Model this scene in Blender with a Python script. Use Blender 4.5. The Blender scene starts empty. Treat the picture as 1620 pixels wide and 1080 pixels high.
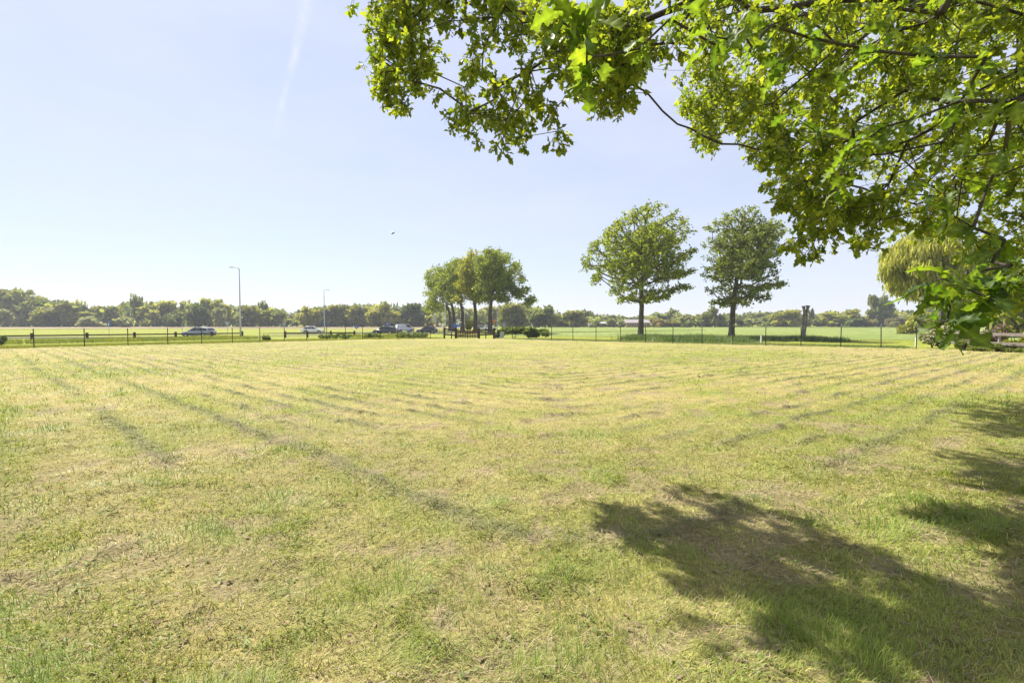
import bpy, math, random
import numpy as np
from mathutils import Vector, Matrix
R = math.radians
rng = np.random.default_rng(11)
random.seed(5)
sc = bpy.context.scene
COL = sc.collection

# ------------------------------------------------------------------ camera
CAM_H = 1.6; FPX = 765.0; PITCH = math.atan(29/765.0)
cam = bpy.data.cameras.new('camera'); cam.lens = 17.0; cam.sensor_width = 36.0
cam.clip_start = 0.05; cam.clip_end = 9000
camo = bpy.data.objects.new('camera', cam); COL.objects.link(camo)
camo.location = (0, 0, CAM_H); camo.rotation_euler = (math.pi/2 - PITCH, 0, 0)
sc.camera = camo

# ------------------------------------------------------------------ light
SUN_AZ = R(-42); SUN_EL = R(51)
SX, SY = math.sin(SUN_AZ), math.cos(SUN_AZ)
SHIFT = np.array([-SX, -SY]) / math.tan(SUN_EL)      # ground shadow offset per metre of height
sun = bpy.data.lights.new('sun', 'SUN'); sun.energy = 5.0; sun.angle = R(0.53); sun.color = (1.0, 0.955, 0.88)
suno = bpy.data.objects.new('sun', sun); COL.objects.link(suno)
suno.rotation_euler = Vector((-SX*math.cos(SUN_EL), -SY*math.cos(SUN_EL), -math.sin(SUN_EL))).to_track_quat('-Z', 'Y').to_euler()

world = bpy.data.worlds.new('World'); sc.world = world; world.use_nodes = True
wn = world.node_tree.nodes; wl = world.node_tree.links; wn.clear()
def N(t, **kw):
    n = wn.new(t)
    for k, v in kw.items(): setattr(n, k, v)
    return n
def M(op, a, b=None, c=None, clamp=False):
    n = wn.new('ShaderNodeMath'); n.operation = op; n.use_clamp = clamp
    for i, v in enumerate((a, b, c)):
        if v is None: continue
        if isinstance(v, (int, float)): n.inputs[i].default_value = v
        else: wl.new(v, n.inputs[i])
    return n.outputs[0]
sky = N('ShaderNodeTexSky'); sky.sky_type = 'NISHITA'; sky.sun_disc = False
sky.sun_elevation = SUN_EL; sky.sun_rotation = SUN_AZ
sky.air_density = 1.0; sky.dust_density = 0.35; sky.ozone_density = 2.6; sky.altitude = 10
geo = N('ShaderNodeTexCoord'); sep = N('ShaderNodeSeparateXYZ'); wl.new(geo.outputs['Generated'], sep.inputs[0])
dx, dy, dz = sep.outputs
ys = M('MAXIMUM', dy, 0.05)
u = M('DIVIDE', dx, ys); v = M('DIVIDE', dz, ys)
# thin cirrus veil over the whole sky
mp = N('ShaderNodeMapping'); mp.inputs['Scale'].default_value = (1.3, 1.3, 4.0); mp.inputs['Rotation'].default_value = (0, 0.35, 0.2)
wl.new(geo.outputs['Generated'], mp.inputs[0])
nz = N('ShaderNodeTexNoise'); nz.inputs['Scale'].default_value = 2.0; nz.inputs['Detail'].default_value = 7; nz.inputs['Roughness'].default_value = 0.55
wl.new(mp.outputs[0], nz.inputs['Vector'])
veil = M('MULTIPLY_ADD', nz.outputs[0], 0.55, 0.45, clamp=True)
# contrail high in the sky (a streak in fixed directions)
nz2 = N('ShaderNodeTexNoise'); nz2.inputs['Scale'].default_value = 55; nz2.inputs['Detail'].default_value = 4
wl.new(geo.outputs['Generated'], nz2.inputs['Vector'])
nz3 = N('ShaderNodeTexNoise'); nz3.inputs['Scale'].default_value = 9; nz3.inputs['Detail'].default_value = 2
wl.new(geo.outputs['Generated'], nz3.inputs['Vector'])
uc = M('ADD', M('ADD', -0.481, M('MULTIPLY', M('SUBTRACT', v, 0.38), 0.24)), M('MULTIPLY', M('SUBTRACT', nz3.outputs[0], 0.5), 0.03))
wid = M('ADD', 0.008, M('MULTIPLY', M('SUBTRACT', v, 0.38, clamp=True), 0.035))
dist = M('DIVIDE', M('ABSOLUTE', M('SUBTRACT', u, uc)), wid)
prof = M('SUBTRACT', 1.0, dist, clamp=True)
fade = M('MULTIPLY', M('MULTIPLY', M('SUBTRACT', v, 0.36, clamp=True), 9.0, clamp=True), M('MULTIPLY', M('GREATER_THAN', dy, 0.05), M('SUBTRACT', 1.0, M('MULTIPLY', M('SUBTRACT', v, 0.5, clamp=True), 1.2), clamp=True)))
trail = M('MULTIPLY', M('MULTIPLY', prof, fade), M('MULTIPLY', M('SUBTRACT', nz2.outputs[0], 0.27, clamp=True), 0.9), clamp=True)
cov = M('MULTIPLY', veil, 0.92, clamp=True)
mixc = N('ShaderNodeMix'); mixc.data_type = 'RGBA'
wl.new(cov, mixc.inputs[0]); wl.new(sky.outputs[0], mixc.inputs[6]); mixc.inputs[7].default_value = (6.0, 6.2, 7.5, 1)
mixt = N('ShaderNodeMix'); mixt.data_type = 'RGBA'; wl.new(trail, mixt.inputs[0]); wl.new(mixc.outputs[2], mixt.inputs[6]); mixt.inputs[7].default_value = (7.8, 7.9, 8.5, 1)
bg = N('ShaderNodeBackground'); bg.inputs[1].default_value = 0.074
wl.new(mixt.outputs[2], bg.inputs[0])
wo = N('ShaderNodeOutputWorld'); wl.new(bg.outputs[0], wo.inputs[0])
sc.view_settings.view_transform = 'Standard'; sc.view_settings.look = 'None'
sc.view_settings.exposure = 0.97; sc.view_settings.gamma = 1.0; sc.view_settings.use_curve_mapping = False
sc.render.engine = 'CYCLES'
sc.cycles.max_bounces = 8; sc.cycles.diffuse_bounces = 3; sc.cycles.transmission_bounces = 6; sc.cycles.transparent_max_bounces = 6
sc.cycles.use_denoising = True

# ------------------------------------------------------------------ photo <-> place
_c, _s = math.cos(PITCH), math.sin(PITCH)
def ray(px, py):
    a = (px-810)/FPX; b = (540-py)/FPX
    return np.array([a, _c + b*_s, -_s + b*_c])
def AT(px, py, Y):
    d = ray(px, py); return np.array([0, 0, CAM_H]) + d*(Y/d[1])
def G(px, py, z=0.0):
    d = ray(px, py); t = (z-CAM_H)/d[2]; return np.array([0, 0, CAM_H]) + d*t
def ATv(px, py, Y):
    a = (px-810)/FPX; b = (540-py)/FPX
    d1 = _c + b*_s; d2 = -_s + b*_c; t = Y/d1
    return np.stack([a*t, Y*np.ones_like(a), CAM_H + d2*t], -1)
def PROJ(P):
    P = np.asarray(P, float); q = P - np.array([0, 0, CAM_H])
    f = q[..., 1]*_c - q[..., 2]*_s; up = q[..., 1]*_s + q[..., 2]*_c
    f = np.where(np.abs(f) < 1e-6, 1e-6, f)
    return 810 + FPX*q[..., 0]/f, 540 - FPX*up/f, f
def inpoly(x, y, poly):
    inside = np.zeros(np.shape(x), bool); n = len(poly)
    for i in range(n):
        x0, y0 = poly[i]; x1, y1 = poly[(i+1) % n]
        c = ((y0 > y) != (y1 > y))
        if y1 != y0:
            inside ^= c & (x < (x1-x0)*(y-y0)/(y1-y0) + x0)
    return inside
def sstep(a, b, x):
    t = np.clip((x-a)/(b-a), 0, 1); return t*t*(3-2*t)

_tab = np.random.default_rng(3).random((256, 256))
def vnoise(x, y):
    xi = np.floor(x).astype(int); yi = np.floor(y).astype(int); fx = x-xi; fy = y-yi
    fx = fx*fx*(3-2*fx); fy = fy*fy*(3-2*fy)
    a = _tab[xi % 256, yi % 256]; b = _tab[(xi+1) % 256, yi % 256]; c = _tab[xi % 256, (yi+1) % 256]; d = _tab[(xi+1) % 256, (yi+1) % 256]
    return (a*(1-fx)+b*fx)*(1-fy) + (c*(1-fx)+d*fx)*fy
def fbm(x, y, freq, octv=4, seed=0, gain=0.5):
    t = 0; amp = 1; tot = 0
    for o in range(octv):
        k = freq*2**o; ang = 0.6*o + seed
        ca, sa = math.cos(ang), math.sin(ang)
        t = t + amp*vnoise((x*ca-y*sa)*k + seed*17.3 + o*31.7, (x*sa+y*ca)*k + seed*9.1 + o*11.9); tot += amp; amp *= gain
    return t/tot

# ------------------------------------------------------------------ object helpers
def tag(o, label=None, cat=None, group=None, kind=None):
    if label: o['label'] = label
    if cat: o['category'] = cat
    if group: o['group'] = group
    if kind: o['kind'] = kind
    return o
def empty(name, loc=(0, 0, 0), rz=0.0):
    o = bpy.data.objects.new(name, None); COL.objects.link(o); o.location = tuple(loc); o.rotation_euler = (0, 0, rz); o.empty_display_size = 0.2
    return o
def link(name, me, parent=None, mat=None):
    o = bpy.data.objects.new(name, me); COL.objects.link(o)
    if mat is not None and len(me.materials) == 0: me.materials.append(mat)
    if parent is not None: o.parent = parent
    return o
def mesh_np(name, V, F, mat=None, col=None, smooth=False):
    V = np.ascontiguousarray(V, np.float32)
    if isinstance(F, (list, tuple)) and len(F) and isinstance(F[0], np.ndarray) is False and not isinstance(F[0], (list, tuple)): F = [F]
    Fs = F if isinstance(F, list) and len(F) and isinstance(F[0], np.ndarray) else [np.asarray(F)]
    me = bpy.data.meshes.new(name)
    loops = np.concatenate([f.ravel() for f in Fs]).astype(np.int32)
    tot = np.concatenate([np.full(len(f), f.shape[1], np.int32) for f in Fs])
    start = np.concatenate([[0], np.cumsum(tot)[:-1]]).astype(np.int32)
    me.vertices.add(len(V)); me.vertices.foreach_set('co', V.ravel())
    me.loops.add(len(loops)); me.loops.foreach_set('vertex_index', loops)
    me.polygons.add(len(tot)); me.polygons.foreach_set('loop_start', start)
    if smooth: me.polygons.foreach_set('use_smooth', np.ones(len(tot), bool))
    me.update(calc_edges=True)
    if col is not None:
        a = me.color_attributes.new('Col', 'FLOAT_COLOR', 'POINT')
        c = np.ones((len(V), 4), np.float32); c[:, :3] = col
        a.data.foreach_set('color', c.ravel())
    if mat is not None: me.materials.append(mat)
    return me
class MB:
    def __init__(s): s.v = []; s.f = []
    def add(s, V, F):
        o = len(s.v); s.v += [tuple(map(float, p)) for p in V]; s.f += [tuple(i+o for i in f) for f in F]; return s
    def box(s, c, h, rz=0.0, tilt=None):
        V = []
        for sx in (-1, 1):
            for sy in (-1, 1):
                for sz in (-1, 1): V.append((sx*h[0], sy*h[1], sz*h[2]))
        ca, sa = math.cos(rz), math.sin(rz)
        V = [(c[0]+x*ca-y*sa, c[1]+x*sa+y*ca, c[2]+z) for x, y, z in V]
        return s.add(V, [(0, 1, 3, 2), (4, 6, 7, 5), (0, 4, 5, 1), (2, 3, 7, 6), (0, 2, 6, 4), (1, 5, 7, 3)])
    def tube(s, pts, rad, n=8, cap=True):
        pts = [Vector(p) for p in pts]; rad = rad if isinstance(rad, (list, tuple)) else [rad]*len(pts)
        V = []; F = []; ref = None
        for i, p in enumerate(pts):
            d = (pts[min(i+1, len(pts)-1)] - pts[max(i-1, 0)]).normalized()
            if ref is None: ref = Vector((1, 0, 0)) if abs(d.x) < 0.8 else Vector((0, 1, 0))
            a = (ref - d*ref.dot(d)).normalized(); b = d.cross(a); ref = a
            for k in range(n):
                t = 2*math.pi*k/n; V.append(p + (a*math.cos(t)+b*math.sin(t))*rad[i])
        for i in range(len(pts)-1):
            for k in range(n): F.append((i*n+k, i*n+(k+1) % n, (i+1)*n+(k+1) % n, (i+1)*n+k))
        if cap: F.append(tuple(reversed(range(n)))); F.append(tuple(range((len(pts)-1)*n, len(pts)*n)))
        return s.add(V, F)
    def bar(s, a, b, w, h):      # rectangular beam from a to b, width w across, height h
        a = Vector(a); b = Vector(b); d = (b-a).normalized(); side = Vector((0, 0, 1)).cross(d)
        side = side.normalized() if side.length > 1e-4 else Vector((1, 0, 0)); up = d.cross(side)
        V = [p + side*sx*w/2 + up*sz*h/2 for p in (a, b) for sx, sz in ((-1, -1), (1, -1), (1, 1), (-1, 1))]
        return s.add(V, [(0, 3, 2, 1), (4, 5, 6, 7), (0, 1, 5, 4), (1, 2, 6, 5), (2, 3, 7, 6), (3, 0, 4, 7)])
    def disc(s, c, axis, r, th, n=20):
        c = Vector(c); ax = Vector(axis).normalized()
        return s.tube([c-ax*th/2, c+ax*th/2], r, n)
    def mesh(s, name, mat=None, smooth=False):
        me = bpy.data.meshes.new(name); me.from_pydata(s.v, [], s.f); me.update()
        if smooth: me.polygons.foreach_set('use_smooth', np.ones(len(me.polygons), bool))
        if mat: me.materials.append(mat)
        return me
    def build(s, name, mat, parent=None, smooth=False, bevel=0):
        o = link(name, s.mesh(name, mat, smooth), parent)
        if bevel:
            m = o.modifiers.new('bevel', 'BEVEL'); m.width = bevel; m.segments = 2; m.limit_method = 'ANGLE'
        return o

# ------------------------------------------------------------------ materials
def newmat(name):
    m = bpy.data.materials.new(name); m.use_nodes = True; nt = m.node_tree; nt.nodes.clear()
    out = nt.nodes.new('ShaderNodeOutputMaterial'); return m, nt, out
def mat_plain(name, col, rough=0.6, var=0.25, scale=12.0, metal=0.0, bump=0.15, spec=0.4):
    m, nt, out = newmat(name); L = nt.links
    b = nt.nodes.new('ShaderNodeBsdfPrincipled'); b.inputs['Roughness'].default_value = rough; b.inputs['Metallic'].default_value = metal
    b.inputs['Specular IOR Level'].default_value = spec
    tc = nt.nodes.new('ShaderNodeTexCoord'); n = nt.nodes.new('ShaderNodeTexNoise'); n.inputs['Scale'].default_value = scale; n.inputs['Detail'].default_value = 5
    L.new(tc.outputs['Object'], n.inputs['Vector'])
    mx = nt.nodes.new('ShaderNodeMix'); mx.data_type = 'RGBA'
    mx.inputs[6].default_value = (*[c*(1-var) for c in col], 1); mx.inputs[7].default_value = (*[min(1, c*(1+var)) for c in col], 1)
    L.new(n.outputs[0], mx.inputs[0]); L.new(mx.outputs[2], b.inputs['Base Color'])
    if bump:
        bp = nt.nodes.new('ShaderNodeBump'); bp.inputs['Strength'].default_value = bump; bp.inputs['Distance'].default_value = 0.02
        L.new(n.outputs[0], bp.inputs['Height']); L.new(bp.outputs[0], b.inputs['Normal'])
    L.new(b.outputs[0], out.inputs[0]); return m
def mat_leaf(name, base, trans, tmix=0.4, rough=0.5, spec=0.35, objcol=False, nscale=0.0):
    m, nt, out = newmat(name); L = nt.links
    at = nt.nodes.new('ShaderNodeAttribute'); at.attribute_name = 'Col'
    def mul(a, rgb):
        x = nt.nodes.new('ShaderNodeMix'); x.data_type = 'RGBA'; x.blend_type = 'MULTIPLY'; x.inputs[0].default_value = 1
        L.new(a, x.inputs[6])
        if isinstance(rgb, tuple): x.inputs[7].default_value = (*rgb, 1)
        else: L.new(rgb, x.inputs[7])
        return x.outputs[2]
    src = at.outputs['Color']
    if objcol:
        oi = nt.nodes.new('ShaderNodeObjectInfo'); src = mul(src, oi.outputs['Color'])
    d = nt.nodes.new('ShaderNodeBsdfPrincipled'); d.inputs['Roughness'].default_value = rough; d.inputs['Specular IOR Level'].default_value = spec
    L.new(mul(src, base), d.inputs['Base Color'])
    t = nt.nodes.new('ShaderNodeBsdfTranslucent'); L.new(mul(src, trans), t.inputs['Color'])
    mx = nt.nodes.new('ShaderNodeMixShader'); mx.inputs[0].default_value = tmix
    L.new(d.outputs[0], mx.inputs[1]); L.new(t.outputs[0], mx.inputs[2]); L.new(mx.outputs[0], out.inputs[0]); return m
def mat_ground(name, c1, c2, scale=0.6, fine=30.0, attr=False, bump=0.5, stretch=(1, 1, 1), c3=None):
    m, nt, out = newmat(name); L = nt.links
    b = nt.nodes.new('ShaderNodeBsdfPrincipled'); b.inputs['Roughness'].default_value = 0.9; b.inputs['Specular IOR Level'].default_value = 0.1
    tc = nt.nodes.new('ShaderNodeTexCoord'); mp = nt.nodes.new('ShaderNodeMapping'); mp.inputs['Scale'].default_value = stretch
    L.new(tc.outputs['Object'], mp.inputs[0])
    def noise(s, det=5):
        n = nt.nodes.new('ShaderNodeTexNoise'); n.inputs['Scale'].default_value = s; n.inputs['Detail'].default_value = det; n.inputs['Roughness'].default_value = 0.65
        L.new(mp.outputs[0], n.inputs['Vector']); return n.outputs[0]
    def ramp(src, p0, p1):
        r = nt.nodes.new('ShaderNodeMapRange'); r.inputs[1].default_value = p0; r.inputs[2].default_value = p1; L.new(src, r.inputs[0]); return r.outputs[0]
    def mix(f, a, bb, blend='MIX'):
        x = nt.nodes.new('ShaderNodeMix'); x.data_type = 'RGBA'; x.blend_type = blend
        if isinstance(f, float): x.inputs[0].default_value = f
        else: L.new(f, x.inputs[0])
        for i, q in ((6, a), (7, bb)):
            if isinstance(q, tuple): x.inputs[i].default_value = (*q, 1)
            else: L.new(q, x.inputs[i])
        return x.outputs[2]
    nf = noise(fine); nm = noise(scale*7)
    if attr:
        at = nt.nodes.new('ShaderNodeAttribute'); at.attribute_name = 'Col'; base = at.outputs['Color']
    else:
        base = mix(ramp(noise(scale), 0.35, 0.65), c1, c2)
        if c3: base = mix(ramp(nm, 0.52, 0.7), base, c3)
    f2 = ramp(nf, 0.3, 0.7)
    g = mix(f2, (0.62, 0.62, 0.6), (1.35, 1.35, 1.3))
    base = mix(1.0, base, g, 'MULTIPLY')
    g2 = mix(ramp(nm, 0.35, 0.65), (0.82, 0.85, 0.8), (1.16, 1.13, 1.1))
    base = mix(1.0, base, g2, 'MULTIPLY')
    L.new(base, b.inputs['Base Color'])
    bp = nt.nodes.new('ShaderNodeBump'); bp.inputs['Strength'].default_value = bump; bp.inputs['Distance'].default_value = 0.05
    L.new(nf, bp.inputs['Height']); L.new(bp.outputs[0], b.inputs['Normal'])
    L.new(b.outputs[0], out.inputs[0]); return m
def mat_bark(name, c1, c2, scale=6.0, bump=0.8):
    m, nt, out = newmat(name); L = nt.links
    b = nt.nodes.new('ShaderNodeBsdfPrincipled'); b.inputs['Roughness'].default_value = 0.9; b.inputs['Specular IOR Level'].default_value = 0.15
    tc = nt.nodes.new('ShaderNodeTexCoord'); mp = nt.nodes.new('ShaderNodeMapping'); mp.inputs['Scale'].default_value = (1, 1, 0.22)
    L.new(tc.outputs['Object'], mp.inputs[0])
    n = nt.nodes.new('ShaderNodeTexNoise'); n.inputs['Scale'].default_value = scale; n.inputs['Detail'].default_value = 7; n.inputs['Roughness'].default_value = 0.7
    L.new(mp.outputs[0], n.inputs['Vector'])
    r = nt.nodes.new('ShaderNodeMapRange'); r.inputs[1].default_value = 0.36; r.inputs[2].default_value = 0.64; L.new(n.outputs[0], r.inputs[0])
    x = nt.nodes.new('ShaderNodeMix'); x.data_type = 'RGBA'; x.inputs[6].default_value = (*c1, 1); x.inputs[7].default_value = (*c2, 1)
    L.new(r.outputs[0], x.inputs[0]); L.new(x.outputs[2], b.inputs['Base Color'])
    bp = nt.nodes.new('ShaderNodeBump'); bp.inputs['Strength'].default_value = bump; bp.inputs['Distance'].default_value = 0.06
    L.new(n.outputs[0], bp.inputs['Height']); L.new(bp.outputs[0], b.inputs['Normal'])
    L.new(b.outputs[0], out.inputs[0]); return m

MAT = {}
MAT['field'] = mat_ground('mown_field', (0, 0, 0), (0, 0, 0), 0.9, 28, attr=True, bump=0.9)
MAT['ground'] = mat_ground('verge_ground', (0.20, 0.235, 0.022), (0.26, 0.265, 0.04), 0.35, 5.0, c3=(0.29, 0.27, 0.07))
MAT['crop'] = mat_ground('crop_field', (0.185, 0.235, 0.06), (0.215, 0.25, 0.075), 0.03, 1.5, stretch=(1, 0.35, 1))
MAT['bare'] = mat_ground('bare_field', (0.29, 0.22, 0.14), (0.24, 0.2, 0.12), 0.05, 1.0, stretch=(0.35, 1, 1))
MAT['path'] = mat_ground('concrete_path', (0.40, 0.38, 0.35), (0.46, 0.44, 0.41), 0.8, 20, bump=0.1)
MAT['road'] = mat_ground('asphalt', (0.06, 0.06, 0.065), (0.08, 0.08, 0.08), 0.5, 25, bump=0.1)
MAT['grass'] = mat_leaf('grass_blade', (1, 1, 1), (1.0, 1.0, 0.75), 0.3, 0.55, 0.3)
MAT['hay'] = mat_leaf('cut_grass', (1, 1, 1), (0.8, 0.8, 0.6), 0.15, 0.8, 0.1)
MAT['oak_leaf'] = mat_leaf('oak_leaf', (1, 1, 1), (3.8, 3.5, 1.0), 0.5, 0.5, 0.28)
MAT['far_leaf'] = mat_leaf('foliage', (1, 1, 1), (2.2, 2.1, 1.1), 0.42, 0.65, 0.2, objcol=True)
MAT['flower'] = mat_leaf('blossom', (1, 1, 1), (0.8, 0.8, 0.8), 0.3, 0.6, 0.2)
MAT['bark'] = mat_bark('oak_bark', (0.055, 0.045, 0.035), (0.17, 0.145, 0.115), 7.0)
MAT['twig'] = mat_bark('twig_bark', (0.03, 0.025, 0.018), (0.085, 0.07, 0.05), 20.0, 0.3)
MAT['snag'] = mat_bark('weathered_trunk', (0.06, 0.05, 0.045), (0.30, 0.27, 0.235), 6.0)
MAT['blackpost'] = mat_plain('black_post', (0.012, 0.014, 0.013), 0.5, 0.3, 8)
MAT['wire'] = mat_plain('wire', (0.06, 0.065, 0.06), 0.45, 0.2, 8, metal=0.4)
MAT['darkwood'] = mat_plain('dark_wood', (0.045, 0.034, 0.027), 0.85, 0.5, 9, bump=0.5)
MAT['gatewood'] = mat_plain('brown_wood', (0.11, 0.06, 0.04), 0.85, 0.5, 9, bump=0.5)
MAT['greywood'] = mat_plain('grey_wood', (0.30, 0.25, 0.215), 0.85, 0.4, 6, bump=0.5)
MAT['galv'] = mat_plain('galvanised', (0.45, 0.47, 0.48), 0.45, 0.12, 4, metal=0.3)
MAT['whitepaint'] = mat_plain('white_paint', (0.78, 0.78, 0.76), 0.4, 0.06, 4)
MAT['greypaint'] = mat_plain('grey_paint', (0.36, 0.38, 0.40), 0.5, 0.1, 4)
MAT['bluesign'] = mat_plain('blue_sign', (0.02, 0.09, 0.42), 0.35, 0.06, 4, bump=0)
MAT['redsign'] = mat_plain('red_sign', (0.55, 0.03, 0.03), 0.35, 0.06, 4, bump=0)
MAT['yellowsign'] = mat_plain('yellow_sign', (0.75, 0.5, 0.03), 0.35, 0.06, 4, bump=0)
MAT['orangesign'] = mat_plain('orange_sign', (0.75, 0.24, 0.03), 0.35, 0.06, 4, bump=0)
MAT['glass'] = mat_plain('car_glass', (0.02, 0.025, 0.03), 0.05, 0.1, 2, bump=0, spec=0.7)
MAT['tyre'] = mat_plain('tyre', (0.02, 0.02, 0.02), 0.8, 0.2, 8)
MAT['rim'] = mat_plain('rim', (0.4, 0.4, 0.42), 0.3, 0.1, 8, metal=0.7)
MAT['lampglass'] = mat_plain('headlight_glass', (0.75, 0.77, 0.8), 0.1, 0.05, 4, bump=0)
MAT['taillight'] = mat_plain('tail_light', (0.4, 0.01, 0.01), 0.2, 0.05, 4, bump=0)
MAT['trim'] = mat_plain('black_trim', (0.02, 0.02, 0.022), 0.5, 0.1, 6)
def carpaint(name, c):
    m = mat_plain(name, c, 0.22, 0.04, 2, bump=0, spec=0.6); m.node_tree.nodes['Principled BSDF'].inputs['Coat Weight'].default_value = 0.6; return m
MAT['car_silver'] = carpaint('silver_paint', (0.27, 0.30, 0.35))
MAT['car_white'] = carpaint('white_car_paint', (0.75, 0.76, 0.78))
MAT['car_dark'] = carpaint('dark_blue_paint', (0.025, 0.032, 0.05))
MAT['car_grey'] = carpaint('dark_grey_paint', (0.035, 0.045, 0.055))
MAT['brick'] = mat_plain('brick_wall', (0.26, 0.15, 0.11), 0.85, 0.3, 3)
MAT['rooftile'] = mat_plain('grey_roof', (0.30, 0.27, 0.26), 0.8, 0.2, 2)

# ------------------------------------------------------------------ terrain
FL = [G(-60, 553.5), G(53, 550.5), G(573, 536.8), G(703, 535.2)]      # left fence line
FR = [G(783, 535.6), G(872, 538.2), G(1394, 550), G(1450, 551.3)]     # right fence line
FIELD = [(-60, -12), (-60, 4)] + [(p[0], p[1]) for p in FL] + [(p[0], p[1]) for p in FR] + [(27.5, 29.0), (34, 22), (34, -12)]
def outdist(x, y):
    def hp(a, b):
        d = np.array([b[0]-a[0], b[1]-a[1]]); d /= np.linalg.norm(d); n = np.array([-d[1], d[0]])
        return (x-a[0])*n[0] + (y-a[1])*n[1]
    return np.maximum.reduce([hp(FL[1], FL[2]), hp(FL[3], FR[0]), hp(FR[1], FR[2])])
def terr(x, y):
    x = np.asarray(x, float); y = np.asarray(y, float)
    d = outdist(x, y)
    return -0.5*sstep(0.5, 22, d)
# ground: one sheet to the horizon
gx = np.concatenate([[-1600, -1000, -700], np.arange(-400, -100, 20), np.arange(-100, 101, 2.5), np.arange(120, 401, 20), [700, 1000, 1600]])
gy = np.concatenate([[-650, -400, -200, -60], np.arange(-20, 130, 2.5), np.arange(140, 401, 20), [600, 900, 1300, 1850]])
X, Yg = np.meshgrid(gx, gy); Z = terr(X, Yg) - 0.06
V = np.stack([X, Yg, Z], -1).reshape(-1, 3); nx = len(gx); ny = len(gy)
ii, jj = np.meshgrid(np.arange(nx-1), np.arange(ny-1)); b0 = (jj*nx+ii).ravel()
F = np.stack([b0, b0+1, b0+nx+1, b0+nx], -1)
o = link('ground', mesh_np('ground', V, F, MAT['ground'], smooth=True)); tag(o, 'green grass verge and land running to the horizon', None, kind='structure')

# --- the mown field
def windrow(x, y):
    L1 = 0.665*x + 0.746*y; L2 = -0.62*x + 0.785*y + 0.75
    k = 0.4
    f = -k*np.log(np.exp(-np.clip(L1, -60, 60)/k) + np.exp(-np.clip(L2, -60, 60)/k))
    f = f + 0.35*(fbm(x, y, 0.22, 2, 5)-0.5) + 0.16*(fbm(x, y, 1.3, 2, 6)-0.5)
    return f
def windmask(x, y):
    f = windrow(x, y)
    main = 0.42*np.exp(-((f-2.75)/0.12)**2)*sstep(0.25, 0.5, fbm(x, y, 0.5, 2, 8)) \
         + 0.4*np.exp(-((f-1.55)/0.12)**2)*sstep(0.4, 0.6, fbm(x, y, 0.4, 2, 18))*(x < -2.5)
    SPC = 0.62; fr = ((f-2.75)/SPC); n = np.round(fr); d = (fr-n)*SPC
    rest = np.exp(-(d/0.085)**2)*np.where(n >= 1, 1.0, 0.35)*0.8*sstep(0.22, 0.46, fbm(x, y, 0.33, 3, 9))*(0.3+0.7*sstep(.35, .6, fbm(x, y, 1.8, 2, 10)))*sstep(4.5, 9, y+0.3*np.abs(x))
    return np.clip(main + rest, 0, 1), f
BARE_SPOTS = [(380, 825, .28, .10), (385, 925, .24, .12), (850, 1040, .55, .25), (725, 965, .25, .12), (1040, 745, .3, .1), (585, 745, .25, .1), (665, 745, .25, .08), (800, 718, .3, .1),
              (110, 1010, .25, .1), (30, 915, .3, .08), (1010, 750, .3, .1), (320, 985, .18, .08), (1260, 900, .4, .12), (1420, 900, .5, .15), (1210, 770, .4, .14), (1010, 715, .3, .1), (690, 775, .25, .08),
              (1290, 670, .5, .2), (1480, 700, .4, .2), (640, 740, .2, .07), (880, 730, .3, .09), (1000, 595, 1.2, .5), (1030, 608, .9, .3), (420, 818, .2, .06), (560, 848, .12, .06)]
def field_layers(x, y):
    wm, f = windmask(x, y)
    big = fbm(x, y, 0.16, 3, 1); mid = fbm(x, y, 0.9, 4, 2); fin = fbm(x, y, 4.5, 3, 3)
    stripe = 0.5 + 0.35*np.sin((f-2.44)*2*math.pi/1.24) + 0.3*np.sin((f-2.6)*2*math.pi/0.62)*sstep(5, 10, y)
    green = np.clip(0.50 + 1.3*(big-0.5) + 1.35*(mid-0.5) + 0.5*(fin-0.5) + 0.5*(stripe-0.5), 0, 1)
    bare = sstep(0.57, 0.66, fbm(x, y, 2.6, 4, 4))*sstep(0.34, 0.56, fbm(x, y, 0.35, 2, 7))*0.6
    for (px, py, rx, ry) in BARE_SPOTS:
        g = G(px, py); rr = ((x-g[0])/rx)**2 + ((y-g[1])/ry/1.7)**2
        near = rr < 9
        if near.any():
            e = 0.9*(fin-0.5)*4
            bare = np.maximum(bare, 0.75*np.clip(0.75-rr+e*0.7, 0, 1)*near)
    tall = sstep(0.60, 0.74, fbm(x, y, 1.6, 3, 12))
    for (px, py, r) in ((15, 1030, .45), (60, 1060, .4), (700, 975, .32), (890, 1050, .35), (690, 1010, .3), (900, 890, .3), (1300, 1000, .4), (640, 930, .3)):
        g = G(px, py); tall = np.maximum(tall, np.clip(1.3-np.hypot(x-g[0], y-g[1])/r, 0, 1))
    return green, bare, wm, tall, fin, stripe
STRAW = np.array([0.42, 0.355, 0.135]); GREEN = np.array([0.245, 0.29, 0.045]); SOIL = np.array([0.33, 0.245, 0.17]); HAY = np.array([0.165, 0.165, 0.09])
def lerp(a, b, t): return a + (b-a)*np.asarray(t)[..., None]
def field_height(x, y, wm=None, bare=0):
    if wm is None: wm, _ = windmask(x, y)
    return 0.05*(fbm(x, y, 0.12, 2, 21)-0.5) + 0.035*(fbm(x, y, 1.1, 3, 22)-0.5) + 0.022*(fbm(x, y, 5.0, 3, 23)-0.5) + wm*(0.004+0.24*np.clip(fbm(x, y, 5.5, 2, 24)-.46, 0, 1)) + 0.12*np.clip(fbm(x, y, 4.0, 2, 25)-.60, 0, 1) - 0.012*np.asarray(bare)
rows = [0.9]
while rows[-1] < 56: rows.append(rows[-1] + max(0.026, 0.0088*rows[-1]))
rows = np.array(rows); NC = 450
tcol = np.linspace(-1, 1, NC)
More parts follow.
